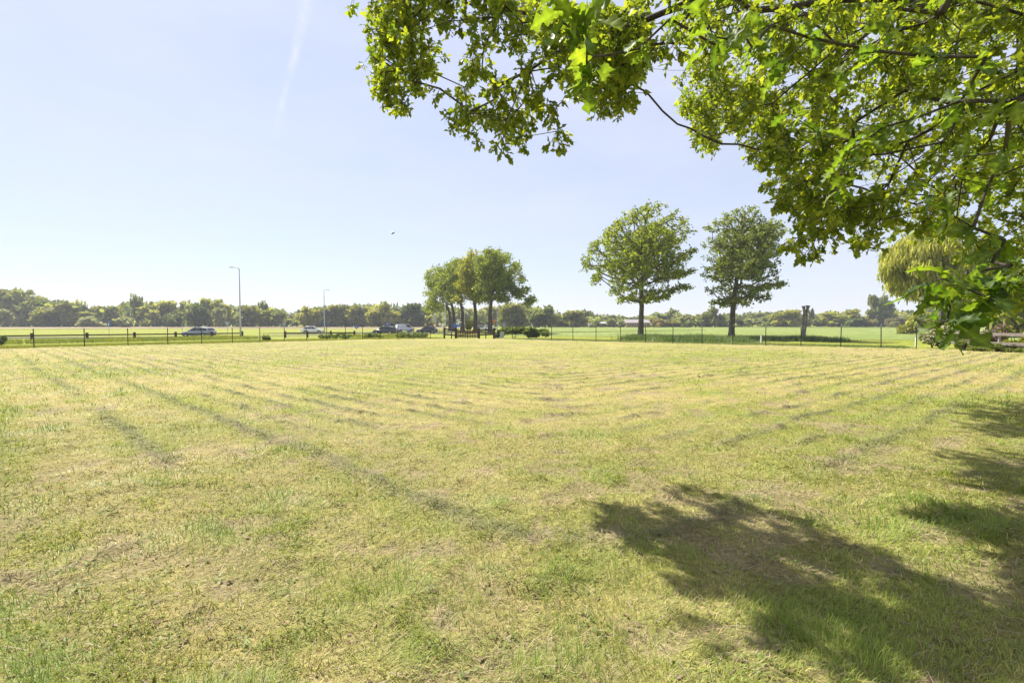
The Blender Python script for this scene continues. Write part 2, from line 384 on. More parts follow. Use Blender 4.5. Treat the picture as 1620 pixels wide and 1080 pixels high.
X = tcol[None, :]*(1.42*(rows[:, None]+2.0)); Yf = np.repeat(rows[:, None], NC, 1)
green, bare, wm, tall, fin, stripe = field_layers(X, Yf)
Z = field_height(X, Yf, wm, bare)
dd = outdist(X, Yf)
C = lerp(STRAW, GREEN, green*0.8); C = lerp(C, HAY, np.clip(wm*1.1, 0, .9)); C = lerp(C, SOIL, bare*0.9)
C = lerp(C, np.array([0.40, 0.33, 0.15]), 0.55*sstep(-9, -1.5, dd)*sstep(0.3, 0.6, fbm(X, Yf, 0.3, 2, 33)))
C = lerp(C, np.array([0.27, 0.205, 0.125]), 0.35*(1-sstep(4, 12, Yf)))
C = C*(0.76+0.28*fin)[..., None]
V = np.stack([X, Yf, Z], -1).reshape(-1, 3); ny = len(rows)
ii, jj = np.meshgrid(np.arange(NC-1), np.arange(ny-1)); b0 = (jj*NC+ii).ravel()
F = np.stack([b0, b0+1, b0+NC+1, b0+NC], -1)
cx = V[F].mean(1); keep = inpoly(cx[:, 0], cx[:, 1], FIELD); F = F[keep]
o = link('mown_field', mesh_np('mown_field', V, F, MAT['field'], col=C.reshape(-1, 3), smooth=True))
tag(o, 'large freshly mown yellow-green grass field with faint windrows', None, kind='structure')

# --- sheets of land
def sheet(name, pts, mat, dz, label, step=4.0):
    P = np.array(pts, float); mn = P.min(0); mx = P.max(0)
    me = bpy.data.meshes.new(name)
    import bmesh
    bm = bmesh.new(); vs = [bm.verts.new((p[0], p[1], 0)) for p in P]; bm.faces.new(vs)
    n = int(min(60, max((mx-mn)/step)))
    for ax in (0, 1):
        for t in np.linspace(mn[ax], mx[ax], n)[1:-1]:
            co = [0, 0, 0]; no = [0, 0, 0]; co[ax] = t; no[ax] = 1
            bmesh.ops.bisect_plane(bm, geom=bm.verts[:]+bm.edges[:]+bm.faces[:], plane_co=co, plane_no=no)
    bmesh.ops.recalc_face_normals(bm, faces=bm.faces)
    bm.to_mesh(me); bm.free()
    for v in me.vertices: v.co.z = float(terr(v.co.x, v.co.y)) - 0.06 + dz
    o = link(name, me, mat=mat)
    if o.data.polygons and o.data.polygons[0].normal.z < 0: o.data.flip_normals()
    return tag(o, label, None, kind='structure')
def Gt(px, py, it=6):
    z = 0
    for _ in range(it):
        g = G(px, py, z); z = float(terr(g[0], g[1]))
    return g
sheet('crop_field', [(-2, 84), (10, 78), (30, 70), (60, 55), (140, 50), (420, 120), (420, 330), (60, 275), (-6, 262)], MAT['crop'], 0.03, 'flat bright green crop field beyond the right hand fence', 8)
sheet('bare_field', [(-620, 195), (-190, 185), (-40, 180), (-18, 190), (-18, 275), (-120, 300), (-620, 330)], MAT['bare'], 0.03, 'brownish fallow field below the left treeline', 10)
pathc = [G(790, 532, -.25), G(880, 534.8, -.25), G(1100, 538.6, -.25), G(1300, 542.6, -.22), G(1460, 545.5, -.2), G(1700, 551, -.2)]
pl = [(p[0]-.25, p[1]-.65) for p in pathc] + [(p[0]+.35, p[1]+.75) for p in reversed(pathc)]
sheet('cycle_path', pl, MAT['path'], 0.035, 'pale concrete cycle path behind the right hand fence', 3)
rc = [(-120, 64), (-47, 74), (-26, 93), (-10, 104), (20, 118), (60, 150)]
sheet('road', [(p[0]-1, p[1]-3.2) for p in rc] + [(p[0]+1, p[1]+3.2) for p in reversed(rc)], MAT['road'], 0.03, 'asphalt road passing behind the left hand fence', 5)
sheet('side_road', [(-52, 98), (-36, 99.5), (-22, 103), (-14, 108), (-14, 118), (-26, 120), (-40, 106), (-52, 104)], MAT['road'], 0.05, 'asphalt junction where the cars turn', 5)
for kx, (a, b) in enumerate((((-31, 86.5), (-19.5, 89.5)), ((-44, 93.5), (-36, 94.3)))):
    m = MB(); za = float(terr(a[0], a[1])); m.bar((a[0], a[1], za+.0), (b[0], b[1], za+.0), 1.3, .18)
    tag(m.build('traffic_island', MAT['path'], bevel=.03), ('pale concrete traffic island in front of the dark hatchback', 'pale concrete strip in front of the white car')[kx], None, kind='structure')

# ------------------------------------------------------------------ grass blades (stuff)
def blades(name, P, ang, lean, L, W, C, mat, label, curl=0.5):
    n = len(P); d = np.stack([np.cos(ang), np.sin(ang)], -1); s = np.stack([-d[:, 1], d[:, 0]], -1)
    V = np.zeros((n, 5, 3), np.float32)
    h1 = L*0.55*np.cos(lean); o1 = L*0.55*np.sin(lean); l2 = np.clip(lean+curl, 0, 1.6)
    h2 = h1 + L*0.45*np.cos(l2); o2 = o1 + L*0.45*np.sin(l2)
    for k, sg in ((0, -.5), (1, .5)): V[:, k, :2] = P[:, :2] + s*(W*sg)[:, None]; V[:, k, 2] = P[:, 2]
    for k, sg in ((2, -.4), (3, .4)): V[:, k, :2] = P[:, :2] + d*o1[:, None] + s*(W*sg)[:, None]; V[:, k, 2] = P[:, 2]+h1
    V[:, 4, :2] = P[:, :2] + d*o2[:, None]; V[:, 4, 2] = P[:, 2]+h2
    far = np.hypot(P[:, 0], P[:, 1]) > 7.0; q = (~far).sum(); b = np.arange(q)*5; nb = V[~far]; fb = V[far][:, (0, 1, 4)]
    F = np.concatenate([np.stack([b, b+1, b+3], -1), np.stack([b, b+3, b+2], -1), np.stack([b+2, b+3, b+4], -1), (q*5+np.arange(far.sum()*3)).reshape(-1, 3)]).astype(int)
    V = np.concatenate([nb.reshape(-1, 3), fb.reshape(-1, 3)]); CC = np.concatenate([np.repeat(C[~far], 5, 0), np.repeat(C[far], 3, 0)])
    o = link(name, mesh_np(name, V, F, mat, col=CC))
    return tag(o, label, None, kind='stuff')
def fan_points(n, d0, d1, half=1.25):
    d = d0*np.exp(rng.random(n)*math.log(d1/d0)); t = (rng.random(n)*2-1)*half
    return t*(d+0.4), d
n = 340000
x, y = fan_points(n, 1.75, 46)
green, bare, wm, tall, fin, stripe = field_layers(x, y)
keep = (rng.random(n) > bare*0.9) & inpoly(x, y, FIELD) & (rng.random(n) > sstep(14, 46, y)*.9) & (rng.random(n) > 0.8*wm)
x, y, green, bare, wm, tall, fin = [a[keep] for a in (x, y, green, bare, wm, tall, fin)]
n = len(x); dist = np.hypot(x, y)
z = field_height(x, y, wm, bare) - 0.003
dead = rng.random(n) > 0.08 + 0.74*green
C = np.where(dead[:, None], STRAW*1.12, GREEN*1.12)
C = C*(0.55+0.85*rng.random(n))[:, None]*np.stack([0.9+0.25*rng.random(n), np.ones(n), 0.8+0.4*rng.random(n)], -1)
C = lerp(C, GREEN*np.array([.85, 1.1, .9]), 0.7*tall*(rng.random(n) > .25))
L = (0.028+0.03*rng.random(n))*(1+0.9*tall)*(0.8+0.5*fin); L = np.where(dead, L*0.85, L)
tuft = fbm(x, y, 6.0, 2, 51); L = L*np.clip(0.75+dist/20, 1, 1.35)*(0.55+1.0*tuft)
lang = fbm(x, y, 1.7, 2, 52)*12.0 + rng.normal(0, 0.9, n)
W = np.maximum(0.0030*(0.7+0.6*rng.random(n)), dist*0.00105)
lean = np.where(dead, 0.6+1.0*rng.random(n), 0.2+0.95*rng.random(n))
blades('grass', np.stack([x, y, z], -1), lang, lean, L, W, C, MAT['grass'], 'short mown grass blades, green and straw coloured, across the field')
# cut hay strands lying in windrows and scattered
n = 420000
x, y = fan_points(n, 1.8, 42)
wm, _ = windmask(x, y)
keep = (rng.random(n) < 0.03+0.97*wm) & inpoly(x, y, FIELD); x, y, wm = x[keep], y[keep], wm[keep]; n = len(x); dist = np.hypot(x, y)
z = field_height(x, y, wm) + 0.002 + rng.random(n)*(0.012+0.035*wm)
C = lerp(np.array([0.14, 0.16, 0.075]), np.array([0.33, 0.30, 0.19]), rng.random(n)**1.6)*(0.7+0.5*rng.random(n))[:, None]
C = lerp(C, np.array([0.40, 0.33, 0.20])[None, :].repeat(n, 0)*(0.8+0.4*rng.random(n))[:, None], (wm < .25)*1.0)
blades('cut_grass', np.stack([x, y, z], -1), rng.random(n)*6.283, 1.1+0.55*rng.random(n), 0.04+0.07*rng.random(n), np.maximum(0.003, dist*0.0011), C, MAT['hay'], 'grey-green cut grass lying in windrows on the field', curl=0.25)
# dead oak leaves and dark clods
n = 1300
x, y = fan_points(n, 1.9, 28)
wm, _ = windmask(x, y); z = field_height(x, y, wm)+.006
keep = inpoly(x, y, FIELD); x, y, z = x[keep], y[keep], z[keep]; n = len(x)
C = lerp(np.array([0.10, 0.065, 0.04]), np.array([0.36, 0.27, 0.17]), rng.random(n))
blades('leaf_litter', np.stack([x, y, z], -1), rng.random(n)*6.283, 1.2+.4*rng.random(n), 0.02+0.04*rng.random(n), 0.008+0.016*rng.random(n), C, MAT['hay'], 'scattered dry brown leaf litter on the mown field')
# clover rosettes, twigs
nc = 260; cx_, cy_ = fan_points(nc, 1.9, 16); x = np.repeat(cx_, 16)+rng.normal(0, .05, nc*16); y = np.repeat(cy_, 16)+rng.normal(0, .05, nc*16); n = len(x)
C = lerp(np.array([0.14, 0.19, 0.04]), np.array([0.25, 0.29, 0.06]), rng.random(n))
blades('clover', np.stack([x, y, field_height(x, y)+.008], -1), rng.random(n)*6.283, 0.7+.7*rng.random(n), 0.02+0.03*rng.random(n), 0.007+0.008*rng.random(n), C, MAT['grass'], 'low green weed rosettes scattered in the mown grass')
n = 260; x, y = fan_points(n, 1.9, 12); C = lerp(np.array([0.12, 0.085, 0.055]), np.array([0.42, 0.34, 0.24]), rng.random(n))
blades('twig_litter', np.stack([x, y, field_height(x, y)+.015], -1), rng.random(n)*6.283, 1.45+.1*rng.random(n), 0.06+0.16*rng.random(n), 0.004+0.004*rng.random(n), C, MAT['hay'], 'small dry twigs lying in the foreground grass', curl=.1)
# taller verge grass beyond the fences
def verge(name, n, fx, label, hmin, hmax, cols, wid=0.035):
    P = fx(n); P = P[~inpoly(P[:, 0], P[:, 1], pl)]; x, y = P[:, 0], P[:, 1]; z = terr(x, y)-.06
    k = fbm(x, y, 0.5, 3, 41); C = lerp(np.array(cols[0]), np.array(cols[1]), np.clip((k-.5)*3+.5, 0, 1))*(0.7+0.6*rng.random(len(x)))[:, None]
    L = (hmin+(hmax-hmin)*rng.random(len(x)))*(0.5+k)
    return blades(name, np.stack([x, y, z], -1), rng.random(len(x))*6.283, 0.1+0.5*rng.random(len(x)), L, np.full(len(x), wid)*(0.7+.6*rng.random(len(x))), C, MAT['grass'], label)
def strip(poly):
    def fx(n):
        P = np.array([p[:2] for p in poly]); seg = np.linalg.norm(np.diff(P, axis=0), axis=1); cum = np.concatenate([[0], np.cumsum(seg)])
        t = rng.random(n)*cum[-1]; i = np.clip(np.searchsorted(cum, t)-1, 0, len(seg)-1); f = (t-cum[i])/seg[i]
        p = P[i]+(P[i+1]-P[i])*f[:, None]; d = (P[i+1]-P[i])/seg[i][:, None]; nrm = np.stack([-d[:, 1], d[:, 0]], -1)
        return p, nrm
    return fx
def off(poly, a, b, pw=1.0):
    f = strip(poly)
    def fx(n):
        p, nrm = f(n); return p + nrm*(a+(b-a)*rng.random(n)**pw)[:, None]
    return fx
vg = ((0.22, 0.27, 0.026), (0.34, 0.34, 0.045))
verge('verge_grass', 52000, off(FL, -0.1, 22, 1.3), 'rough yellow-green verge grass behind the left fence', 0.07, 0.22, vg)
verge('verge_grass', 42000, off(FR, -0.15, 9, 1.2), 'rough green verge grass behind the right fence', 0.05, 0.16, ((0.14, 0.20, 0.035), (0.27, 0.29, 0.07)))
verge('verge_grass', 16000, off(FL, 27, 37), 'taller yellow-green roadside grass between the wooden rail and the cars', 0.35, 0.62, vg, 0.06)
verge('tall_grass', 22000, lambda n: np.stack([(lambda t: 17+20*t)(tt := rng.random(n)), 70-11*tt + rng.normal(0, 1.6, n)-1.2], -1), 'tall grass and weeds under the two oaks, tree shade put into their colour', 0.35, 0.85, ((0.07, 0.12, 0.03), (0.13, 0.18, 0.04)), 0.05)  # greens darkened: shade cast by the oaks is put into the blade colour
def blobs(cs):
    def fx(n):
        i = rng.integers(0, len(cs), n); c = np.array(cs)[i]; return c[:, :2] + rng.normal(0, 1, (n, 2))*c[:, 2:3]
    return fx
wc = [(*Gt(1020, 538)[:2], .9), (*Gt(1005, 538)[:2], .7), (*Gt(1140, 540)[:2], 1.1), (*Gt(1120, 541)[:2], .9), (*Gt(1160, 541)[:2], .8), (*Gt(1310, 539)[:2], 1.2), (*Gt(1075, 540)[:2], 1.2)]
verge('weeds', 9000, blobs(wc), 'clumps of tall green weeds at the foot of the oaks', 0.4, 0.95, ((0.08, 0.14, 0.03), (0.16, 0.22, 0.05)), 0.05)

# ------------------------------------------------------------------ tree building
def segtubes(P0, P1, r0, r1, n=5):
    d = P1-P0; L = np.linalg.norm(d, axis=1, keepdims=True); d = d/np.maximum(L, 1e-6)
    ref = np.where(np.abs(d[:, 2:3]) < 0.9, np.array([[0, 0, 1.0]]), np.array([[1.0, 0, 0]]))
    a = np.cross(d, ref); a /= np.linalg.norm(a, axis=1, keepdims=True); b = np.cross(d, a)
    t = np.arange(n)*2*math.pi/n; ring = a[:, None]*np.cos(t)[None, :, None] + b[:, None]*np.sin(t)[None, :, None]
    V = np.concatenate([P0[:, None]+ring*r0[:, None, None], P1[:, None]+ring*r1[:, None, None]], 1)
    base = (np.arange(len(P0))*2*n)[:, None]; k = np.arange(n); k2 = (k+1) % n
    F = np.stack([base+k, base+k2, base+n+k2, base+n+k], -1).reshape(-1, 4)
    return V.reshape(-1, 3), F
def grow(trunk, pts, bf=0.5, seglen=0.6, jit=0.09, rt=0.012, pw=0.47, rmax=0.3, sag=0.0, start=None):
    """trunk: (k,3) polyline nodes; pts: crown points. Returns branch segments and the direction in which each crown point is reached."""
    trunk = np.asarray(trunk, float); k = len(trunk); N_ = len(pts)
    nodes = np.concatenate([trunk, pts]); par = np.full(k+N_, -1); par[1:k] = np.arange(k-1)
    path = np.zeros(k+N_); path[1:k] = np.cumsum(np.linalg.norm(np.diff(trunk, axis=0), axis=1))*0.35
    best = np.full(N_, 1e9); bp = np.zeros(N_, int); done = np.zeros(N_, bool)
    start = max(1, k//3) if start is None else start
    for j in range(start, k):
        c = np.linalg.norm(pts-trunk[j], axis=1) + bf*path[j] + 0.6*np.maximum(0, trunk[j, 2]-pts[:, 2]); m = c < best; best[m] = c[m]; bp[m] = j
    order = []
    for _ in range(N_):
        bb = np.where(done, 1e9, best); i = int(bb.argmin()); done[i] = True; order.append(i)
        par[k+i] = bp[i]; path[k+i] = path[bp[i]] + np.linalg.norm(nodes[bp[i]]-pts[i])
        c = np.linalg.norm(pts-pts[i], axis=1) + bf*path[k+i]; m = (~done) & (c < best); best[m] = c[m]; bp[m] = k+i
    cnt = np.zeros(k+N_)
    cnt[k:] = 1
    for i in reversed(order): cnt[par[k+i]] += cnt[k+i]
    for j in range(k-1, 0, -1): cnt[j-1] += cnt[j]
    rad = np.minimum(rt*np.maximum(cnt, 1)**pw, rmax)
    A, B, ra, rb = [], [], [], []
    dirs = np.zeros((N_, 3))
    for i in range(N_):
        p0 = nodes[par[k+i]]; p1 = nodes[k+i]; L = np.linalg.norm(p1-p0); m = max(1, int(L/seglen))
        # leave the parent in a direction bent towards the parent's own direction
        g = par[par[k+i]] if par[k+i] > 0 else -1
        pd = (p0-nodes[g]) if g >= 0 else np.array([0, 0, 1.0]); pd = pd/max(np.linalg.norm(pd), 1e-6)
        ts = np.linspace(0, 1, m+1)[:, None]
        c1 = p0 + pd*L*0.3; q = (1-ts)**2*p0 + 2*ts*(1-ts)*((p0+p1)/2*0.55 + c1*0.45) + ts**2*p1
        q[1:-1] += rng.normal(0, jit*L/m, (max(0, m-1), 3)); q[:, 2:3] -= sag*L*(ts*(1-ts))
        r_0 = min(rad[par[k+i]]*0.8, rad[k+i]*1.35); rr = np.linspace(r_0, rad[k+i], m+1)
        A.append(q[:-1]); B.append(q[1:]); ra.append(rr[:-1]); rb.append(rr[1:]); dirs[i] = q[-1]-q[-2]
    dirs /= np.maximum(np.linalg.norm(dirs, axis=1, keepdims=True), 1e-6)
    return np.concatenate(A), np.concatenate(B), np.concatenate(ra), np.concatenate(rb), dirs
def trunk_mesh(name, pts, rad, mat, n=14, flare=1.5, rough=0.10):
    pts = np.asarray(pts, float); m = MB()
    # resample
    t = np.linspace(0, 1, len(pts)); tt = np.linspace(0, 1, 14)
    P = np.stack([np.interp(tt, t, pts[:, c]) for c in range(3)], -1); Rr = np.interp(tt, t, rad)
    V = []; F = []
    for i, (p, r) in enumerate(zip(P, Rr)):
        fl = 1 + (flare-1)*math.exp(-i*1.1)
        for k in range(n):
            a = 2*math.pi*k/n; lob = 1 + rough*math.sin(3*a+i*.3) + rough*.7*math.sin(5*a-i*.4) + rng.normal(0, rough*.35)
            if i < 3: lob += 0.12*(3-i)/3*math.sin(4*a)
            V.append((p[0]+math.cos(a)*r*fl*lob, p[1]+math.sin(a)*r*fl*lob, p[2]))
    for i in range(len(P)-1):
        for k in range(n): F.append((i*n+k, i*n+(k+1) % n, (i+1)*n+(k+1) % n, (i+1)*n+k))
    F.append(tuple(range((len(P)-1)*n, len(P)*n)))
    m.add(V, F); return m.mesh(name, mat, True)
def frames(n, d, upb=0.6):
    """leaf frames: length axis d, normal biased upward"""
    nn = rng.normal(0, 1, (n, 3)); nn[:, 2] += upb*2
    nn -= d*np.sum(nn*d, 1, keepdims=True); nn /= np.maximum(np.linalg.norm(nn, axis=1, keepdims=True), 1e-6)
    return nn, np.cross(nn, d)
def rdir(n, bias=(0, 0, 0)):
    d = rng.normal(0, 1, (n, 3)) + np.array(bias); return d/np.linalg.norm(d, axis=1, keepdims=True)
# leaf templates (x along, y across, z up)
OAKT = np.array([(0, 0, 0), (.24, -.17, .03), (.24, .17, .03), (.38, -.09, 0), (.38, .09, 0), (.62, -.29, .04), (.62, .29, .04), (.76, -.16, -.01), (.76, .16, -.01), (1.0, 0, -.06)])
OAKF = [np.array([(0, 1, 2), (7, 9, 8)]), np.array([(1, 3, 4, 2), (3, 5, 6, 4), (5, 7, 8, 6)])]
def leaves(P, d, size, T, Fs, upb=0.6):
    n = len(P); nn, s = frames(n, d, upb)
    V = P[:, None] + size[:, None, None]*(T[None, :, 0:1]*d[:, None] + T[None, :, 1:2]*s[:, None] + T[None, :, 2:3]*nn[:, None])
    base = (np.arange(n)*len(T))[:, None, None]
    return V.reshape(-1, 3), [(base+f[None]).reshape(-1, f.shape[1]) for f in Fs]
QT = np.array([(0, -.5, 0), (0, .5, 0), (1, .35, .12), (1, -.35, .12)]); QF = [np.array([(0, 1, 2, 3)])]
PT = np.array([(0, 0, 0), (.35, -.45, .08), (.95, -.2, 0), (1.1, .25, -.05), (.45, .5, .05)]); PF = [np.array([(0, 1, 2, 3, 4)])]
def leafcol(n, dark, light, jitter=0.3, pw=1.0):
    c = lerp(np.array(dark), np.array(light), rng.random(n)**pw)
    return c*(1-jitter/2+jitter*rng.random(n))[:, None]
OAKD, OAKL = (0.055, 0.09, 0.014), (0.165, 0.19, 0.027)

# lobes given in photo pixels, turned into metres at the tree's own distance
def lobes3d(lobes, Y, base, spacing, depth, xc, xr, squash=1.0):
    pts = []
    for (px, py, rx, ry) in lobes:
        c = AT(px, py+1.5, Y); ax = rx*.93/FPX*Y; az = ry*.93/FPX*Y
        lim = depth*math.sqrt(max(0.08, 1-min(1, abs(px-xc)/xr)**2)); k = max(2, int(round(2*lim/(1.3*min(ax, az)))))
        for yy in np.linspace(-lim, lim, k) if k > 1 else [0]:
            nn = min(110, max(3, int(4.19*ax*az*ax/(spacing**3))))
            e = rdir(nn)*(rng.random((nn, 1))**(1/2.5)); sh = 1-0.35*(abs(yy)/max(lim, .1))
            pts.append(np.array([c[0]*1.0, Y+yy, c[2]]) + e*np.array([ax*sh, min(ax, az), az*sh]) + rng.normal(0, .12, 3))
    return np.concatenate(pts)
def field_tree(name, label, group, base, fork, lobes, Y, xc, xr, depth, spacing, per, leaf, r0, cols, r1=None, spread=0.5, cat='tree', bark='bark', objcol=(1, 1, 1)):
    gb = np.array(base); pts = lobes3d(lobes, Y, gb, spacing, depth, xc, xr)
    zt = pts[:, 2].max(); fz = fork[2]
    trunk = [gb + (0, 0, -.1)]
    for t in np.linspace(0.2, 1, 5): trunk.append(gb + (np.array(fork)-gb)*t)
    top = np.array([pts[:, 0].mean(), pts[:, 1].mean(), zt-0.15*(zt-fz)])
    for t in (0.18, 0.36, 0.54, 0.72, 0.88): trunk.append(np.array(fork) + (top-np.array(fork))*t + rng.normal(0, .12, 3))
    trunk = np.array(trunk)
    A, B, ra, rb, dirs = grow(trunk, pts, 0.55, 0.7, 0.07, 0.028, 0.40, r0*0.5, start=5)
    root = empty(name, gb); tag(root, label, cat, group)
    inv = -gb
    ntr = len(trunk)
    radt = np.concatenate([np.linspace(r0*1.05, r0*0.82, 6), np.linspace(r0*0.72, 0.05, 5)])
    o = link('trunk', trunk_mesh('trunk', trunk+inv, radt, MAT[bark]), root)
    V, F = segtubes(A+inv, B+inv, ra, rb, 5); link('limbs', mesh_np('limbs', V, F, MAT[bark], smooth=True), root)['kind'] = 'stuff'
    n = len(pts)*per
    P = np.repeat(pts, per, 0) + rdir(n)*(rng.random((n, 1))**0.6)*spread + inv
    d = rdir(n, (0, 0, -.3)); sz = leaf*(0.6+0.8*rng.random(n))
    V, Fs = leaves(P, d, sz, PT, PF, 0.5)
    tone = np.repeat(0.8+0.4*rng.random(len(pts)), per)
    C = leafcol(n, *cols)*tone[:, None]
    c = link('crown', mesh_np('crown', V, Fs, MAT['far_leaf'], col=np.repeat(C, len(PT), 0)), root); c['kind'] = 'stuff'; c.color = (*objcol, 1)
    return root
def Z5(u, v, ru, rv): return (880+u/4.263, 310+v/4.263, ru/4.263, rv/4.263)
def Z4(u, v, ru, rv): return (640+u/5.4, 360+v/5.4, ru/5.4, rv/5.4)
l1 = [Z5(*a) for a in [(560, 125, 80, 50), (640, 120, 45, 45), (400, 215, 75, 50), (480, 150, 50, 50), (280, 330, 80, 50), (215, 470, 55, 40), (270, 545, 32, 45), (200, 420, 35, 45), (430, 300, 90, 70), (600, 250, 100, 70), (790, 220, 80, 70), (850, 270, 45, 50), (730, 160, 40, 40),
      (880, 380, 45, 28), (720, 330, 90, 60), (560, 400, 70, 70), (400, 420, 70, 60), (330, 470, 50, 35), (430, 560, 50, 45), (410, 630, 50, 40), (470, 680, 40, 36), (650, 640, 65, 40), (760, 540, 85, 32), (850, 515, 32, 24), (820, 620, 38, 20), (680, 685, 36, 26), (530, 600, 50, 50), (500, 480, 55, 55), (660, 440, 60, 55), (590, 690, 36, 25), (800, 440, 55, 38), (690, 510, 65, 45), (330, 390, 55, 45), (500, 350, 60, 50), (620, 330, 60, 50), (790, 330, 55, 45), (350, 260, 55, 45)]] + [(1010, 398, 60, 56), (1020, 385, 50, 40), (990, 420, 45, 40), (1040, 420, 42, 42)]
field_tree('oak_tree', 'broad round-crowned oak with long clear trunk, left of the two on the right', 'field oaks by the cycle path', (*AT(1013.5, 531.5, 70)[:2], -.47), AT(1015, 480, 70), l1, 70, 1012, 95, 5.2, 1.12, 11, 0.24, 0.38, ((0.10, 0.15, 0.018), (0.27, 0.30, 0.034)), spread=.46)
l2 = [Z5(*a) for a in [(1180, 130, 55, 40), (1250, 135, 60, 45), (1080, 190, 75, 50), (1240, 200, 100, 60), (1390, 215, 90, 42), (1475, 250, 45, 50), (1060, 290, 42, 50), (1180, 300, 90, 70), (1330, 300, 90, 60), (1490, 330, 36, 36), (1075, 395, 55, 48), (1210, 410, 80, 60), (1310, 390, 60, 45),
      (1070, 530, 36, 36), (1150, 530, 55, 55), (1330, 500, 85, 50), (1400, 540, 60, 40), (1480, 590, 36, 30), (1100, 620, 36, 36), (1210, 620, 60, 50), (1320, 610, 70, 45), (1420, 610, 40, 28), (1130, 700, 45, 22), (1330, 685, 36, 25), (1200, 720, 40, 30), (1250, 660, 45, 40), (1080, 460, 45, 38), (1160, 460, 60, 48), (1290, 450, 60, 48), (1385, 465, 45, 34), (1420, 390, 40, 30), (1240, 550, 55, 45)]] + [(1176, 395, 42, 56), (1165, 420, 36, 40), (1185, 380, 42, 36)]
field_tree('oak_tree', 'narrower dark-green oak with tall crown, right of the broad oak', 'field oaks by the cycle path', (*AT(1157, 533, 66)[:2], -.45), AT(1160, 478, 66), l2, 66, 1175, 65, 4.2, 1.06, 11, 0.23, 0.36, ((0.085, 0.125, 0.026), (0.21, 0.24, 0.05)), spread=.42)
rows5 = [
 (775, 527, 105, 492, 775, [(760, 225, 105, 48), (860, 265, 70, 60), (940, 345, 70, 60), (1000, 430, 50, 50), (1050, 525, 55, 30), (1085, 600, 42, 24), (1060, 630, 25, 20), (950, 540, 80, 45), (860, 430, 90, 70), (750, 370, 90, 70), (660, 420, 70, 70), (700, 530, 70, 60), (850, 590, 60, 32), (640, 540, 50, 55), (650, 300, 60, 50), (900, 480, 70, 55), (800, 500, 70, 50), (780, 300, 80, 55), (990, 560, 60, 36), (700, 600, 60, 40), (800, 580, 50, 30)], 'big spreading oak at the right end of the oak row behind the gate', 60),
 (752, 526, 112, 490, 742, [(590, 235, 60, 45), (540, 300, 80, 60), (500, 380, 75, 65), (590, 430, 70, 70), (500, 500, 70, 60), (570, 570, 60, 50), (630, 350, 60, 60), (620, 600, 40, 36), (680, 280, 50, 45), (650, 480, 60, 60), (460, 600, 45, 40)], 'oak with yellowish leaves, second from the right in the row behind the gate', 40),
 (731.5, 525, 120, 492, 722, [(400, 340, 65, 45), (450, 300, 50, 40), (350, 420, 65, 60), (440, 480, 75, 65), (380, 570, 65, 55), (460, 610, 50, 42), (330, 500, 60, 50)], 'oak with dense green crown, middle of the row behind the gate', 35),
 (718, 524.5, 128, 495, 708, [(310, 360, 55, 40), (270, 450, 50, 55), (300, 540, 60, 50), (250, 570, 50, 45), (350, 620, 50, 42), (240, 620, 42, 36)], 'slim-trunked oak, fourth from the right in the row behind the gate', 30),
 (712, 524, 138, 497, 690, [(240, 480, 45, 50), (215, 560, 40, 42), (220, 640, 45, 40), (280, 660, 60, 45), (210, 690, 40, 28), (330, 680, 45, 36)], 'last and smallest oak at the left end of the row behind the gate', 30)]
for (bx, by, Y, fy, xc, lob, lab, xr) in rows5:
    yel = Y == 112
    field_tree('oak_tree', lab, 'oak row behind the gate', (*AT(bx, by, Y)[:2], -.5), AT(bx, fy, Y), [Z4(*a) for a in lob] + ([(788, 440, 40, 34), (775, 425, 34, 26)] if Y == 105 else [(xc, 445, 22, 30)]), Y, xc, xr, 5.5, 1.42, 21, 0.31, 0.44, ((0.12, 0.145, 0.022), (0.31, 0.31, 0.037)) if yel else ((0.095, 0.135, 0.024), (0.235, 0.265, 0.045)), spread=.95)

# pollarded snag
sb = AT(1271, 535.7, 59); sb[2] = -.42
root = empty('tree_snag', sb); tag(root, 'bare dead grey trunk cut off with two short prongs, standing in the verge', 'tree trunk')
link('trunk', trunk_mesh('trunk', [(0, 0, -.1), (.03, 0, 1.0), (.1, 0, 2.0), (.16, 0, 2.9)], [.26, .225, .215, .24], MAT['snag'], 14, 1.25, .1), root)
for s_, tx, tz in ((-1, -.22, 4.1), (1, .33, 4.15)):
    m = MB(); m.tube([(.16+s_*.08, 0, 2.7), (.16+tx*.5, .03*s_, 3.3), (.16+tx*.85, 0, 3.85), (.16+tx, 0, tz)], [.19, .15, .16, .24], 10); m.build('prong', MAT['snag'], root, True)
for k in range(5):
    m = MB(); a = k*1.3; p = Vector((.12+.2*math.cos(a), .2*math.sin(a), 1.6+.45*k)); m.tube([p, p+Vector((.14*math.cos(a), .14*math.sin(a), .12))], [.06, .045], 6); m.build('branch_stub', MAT['snag'], root)

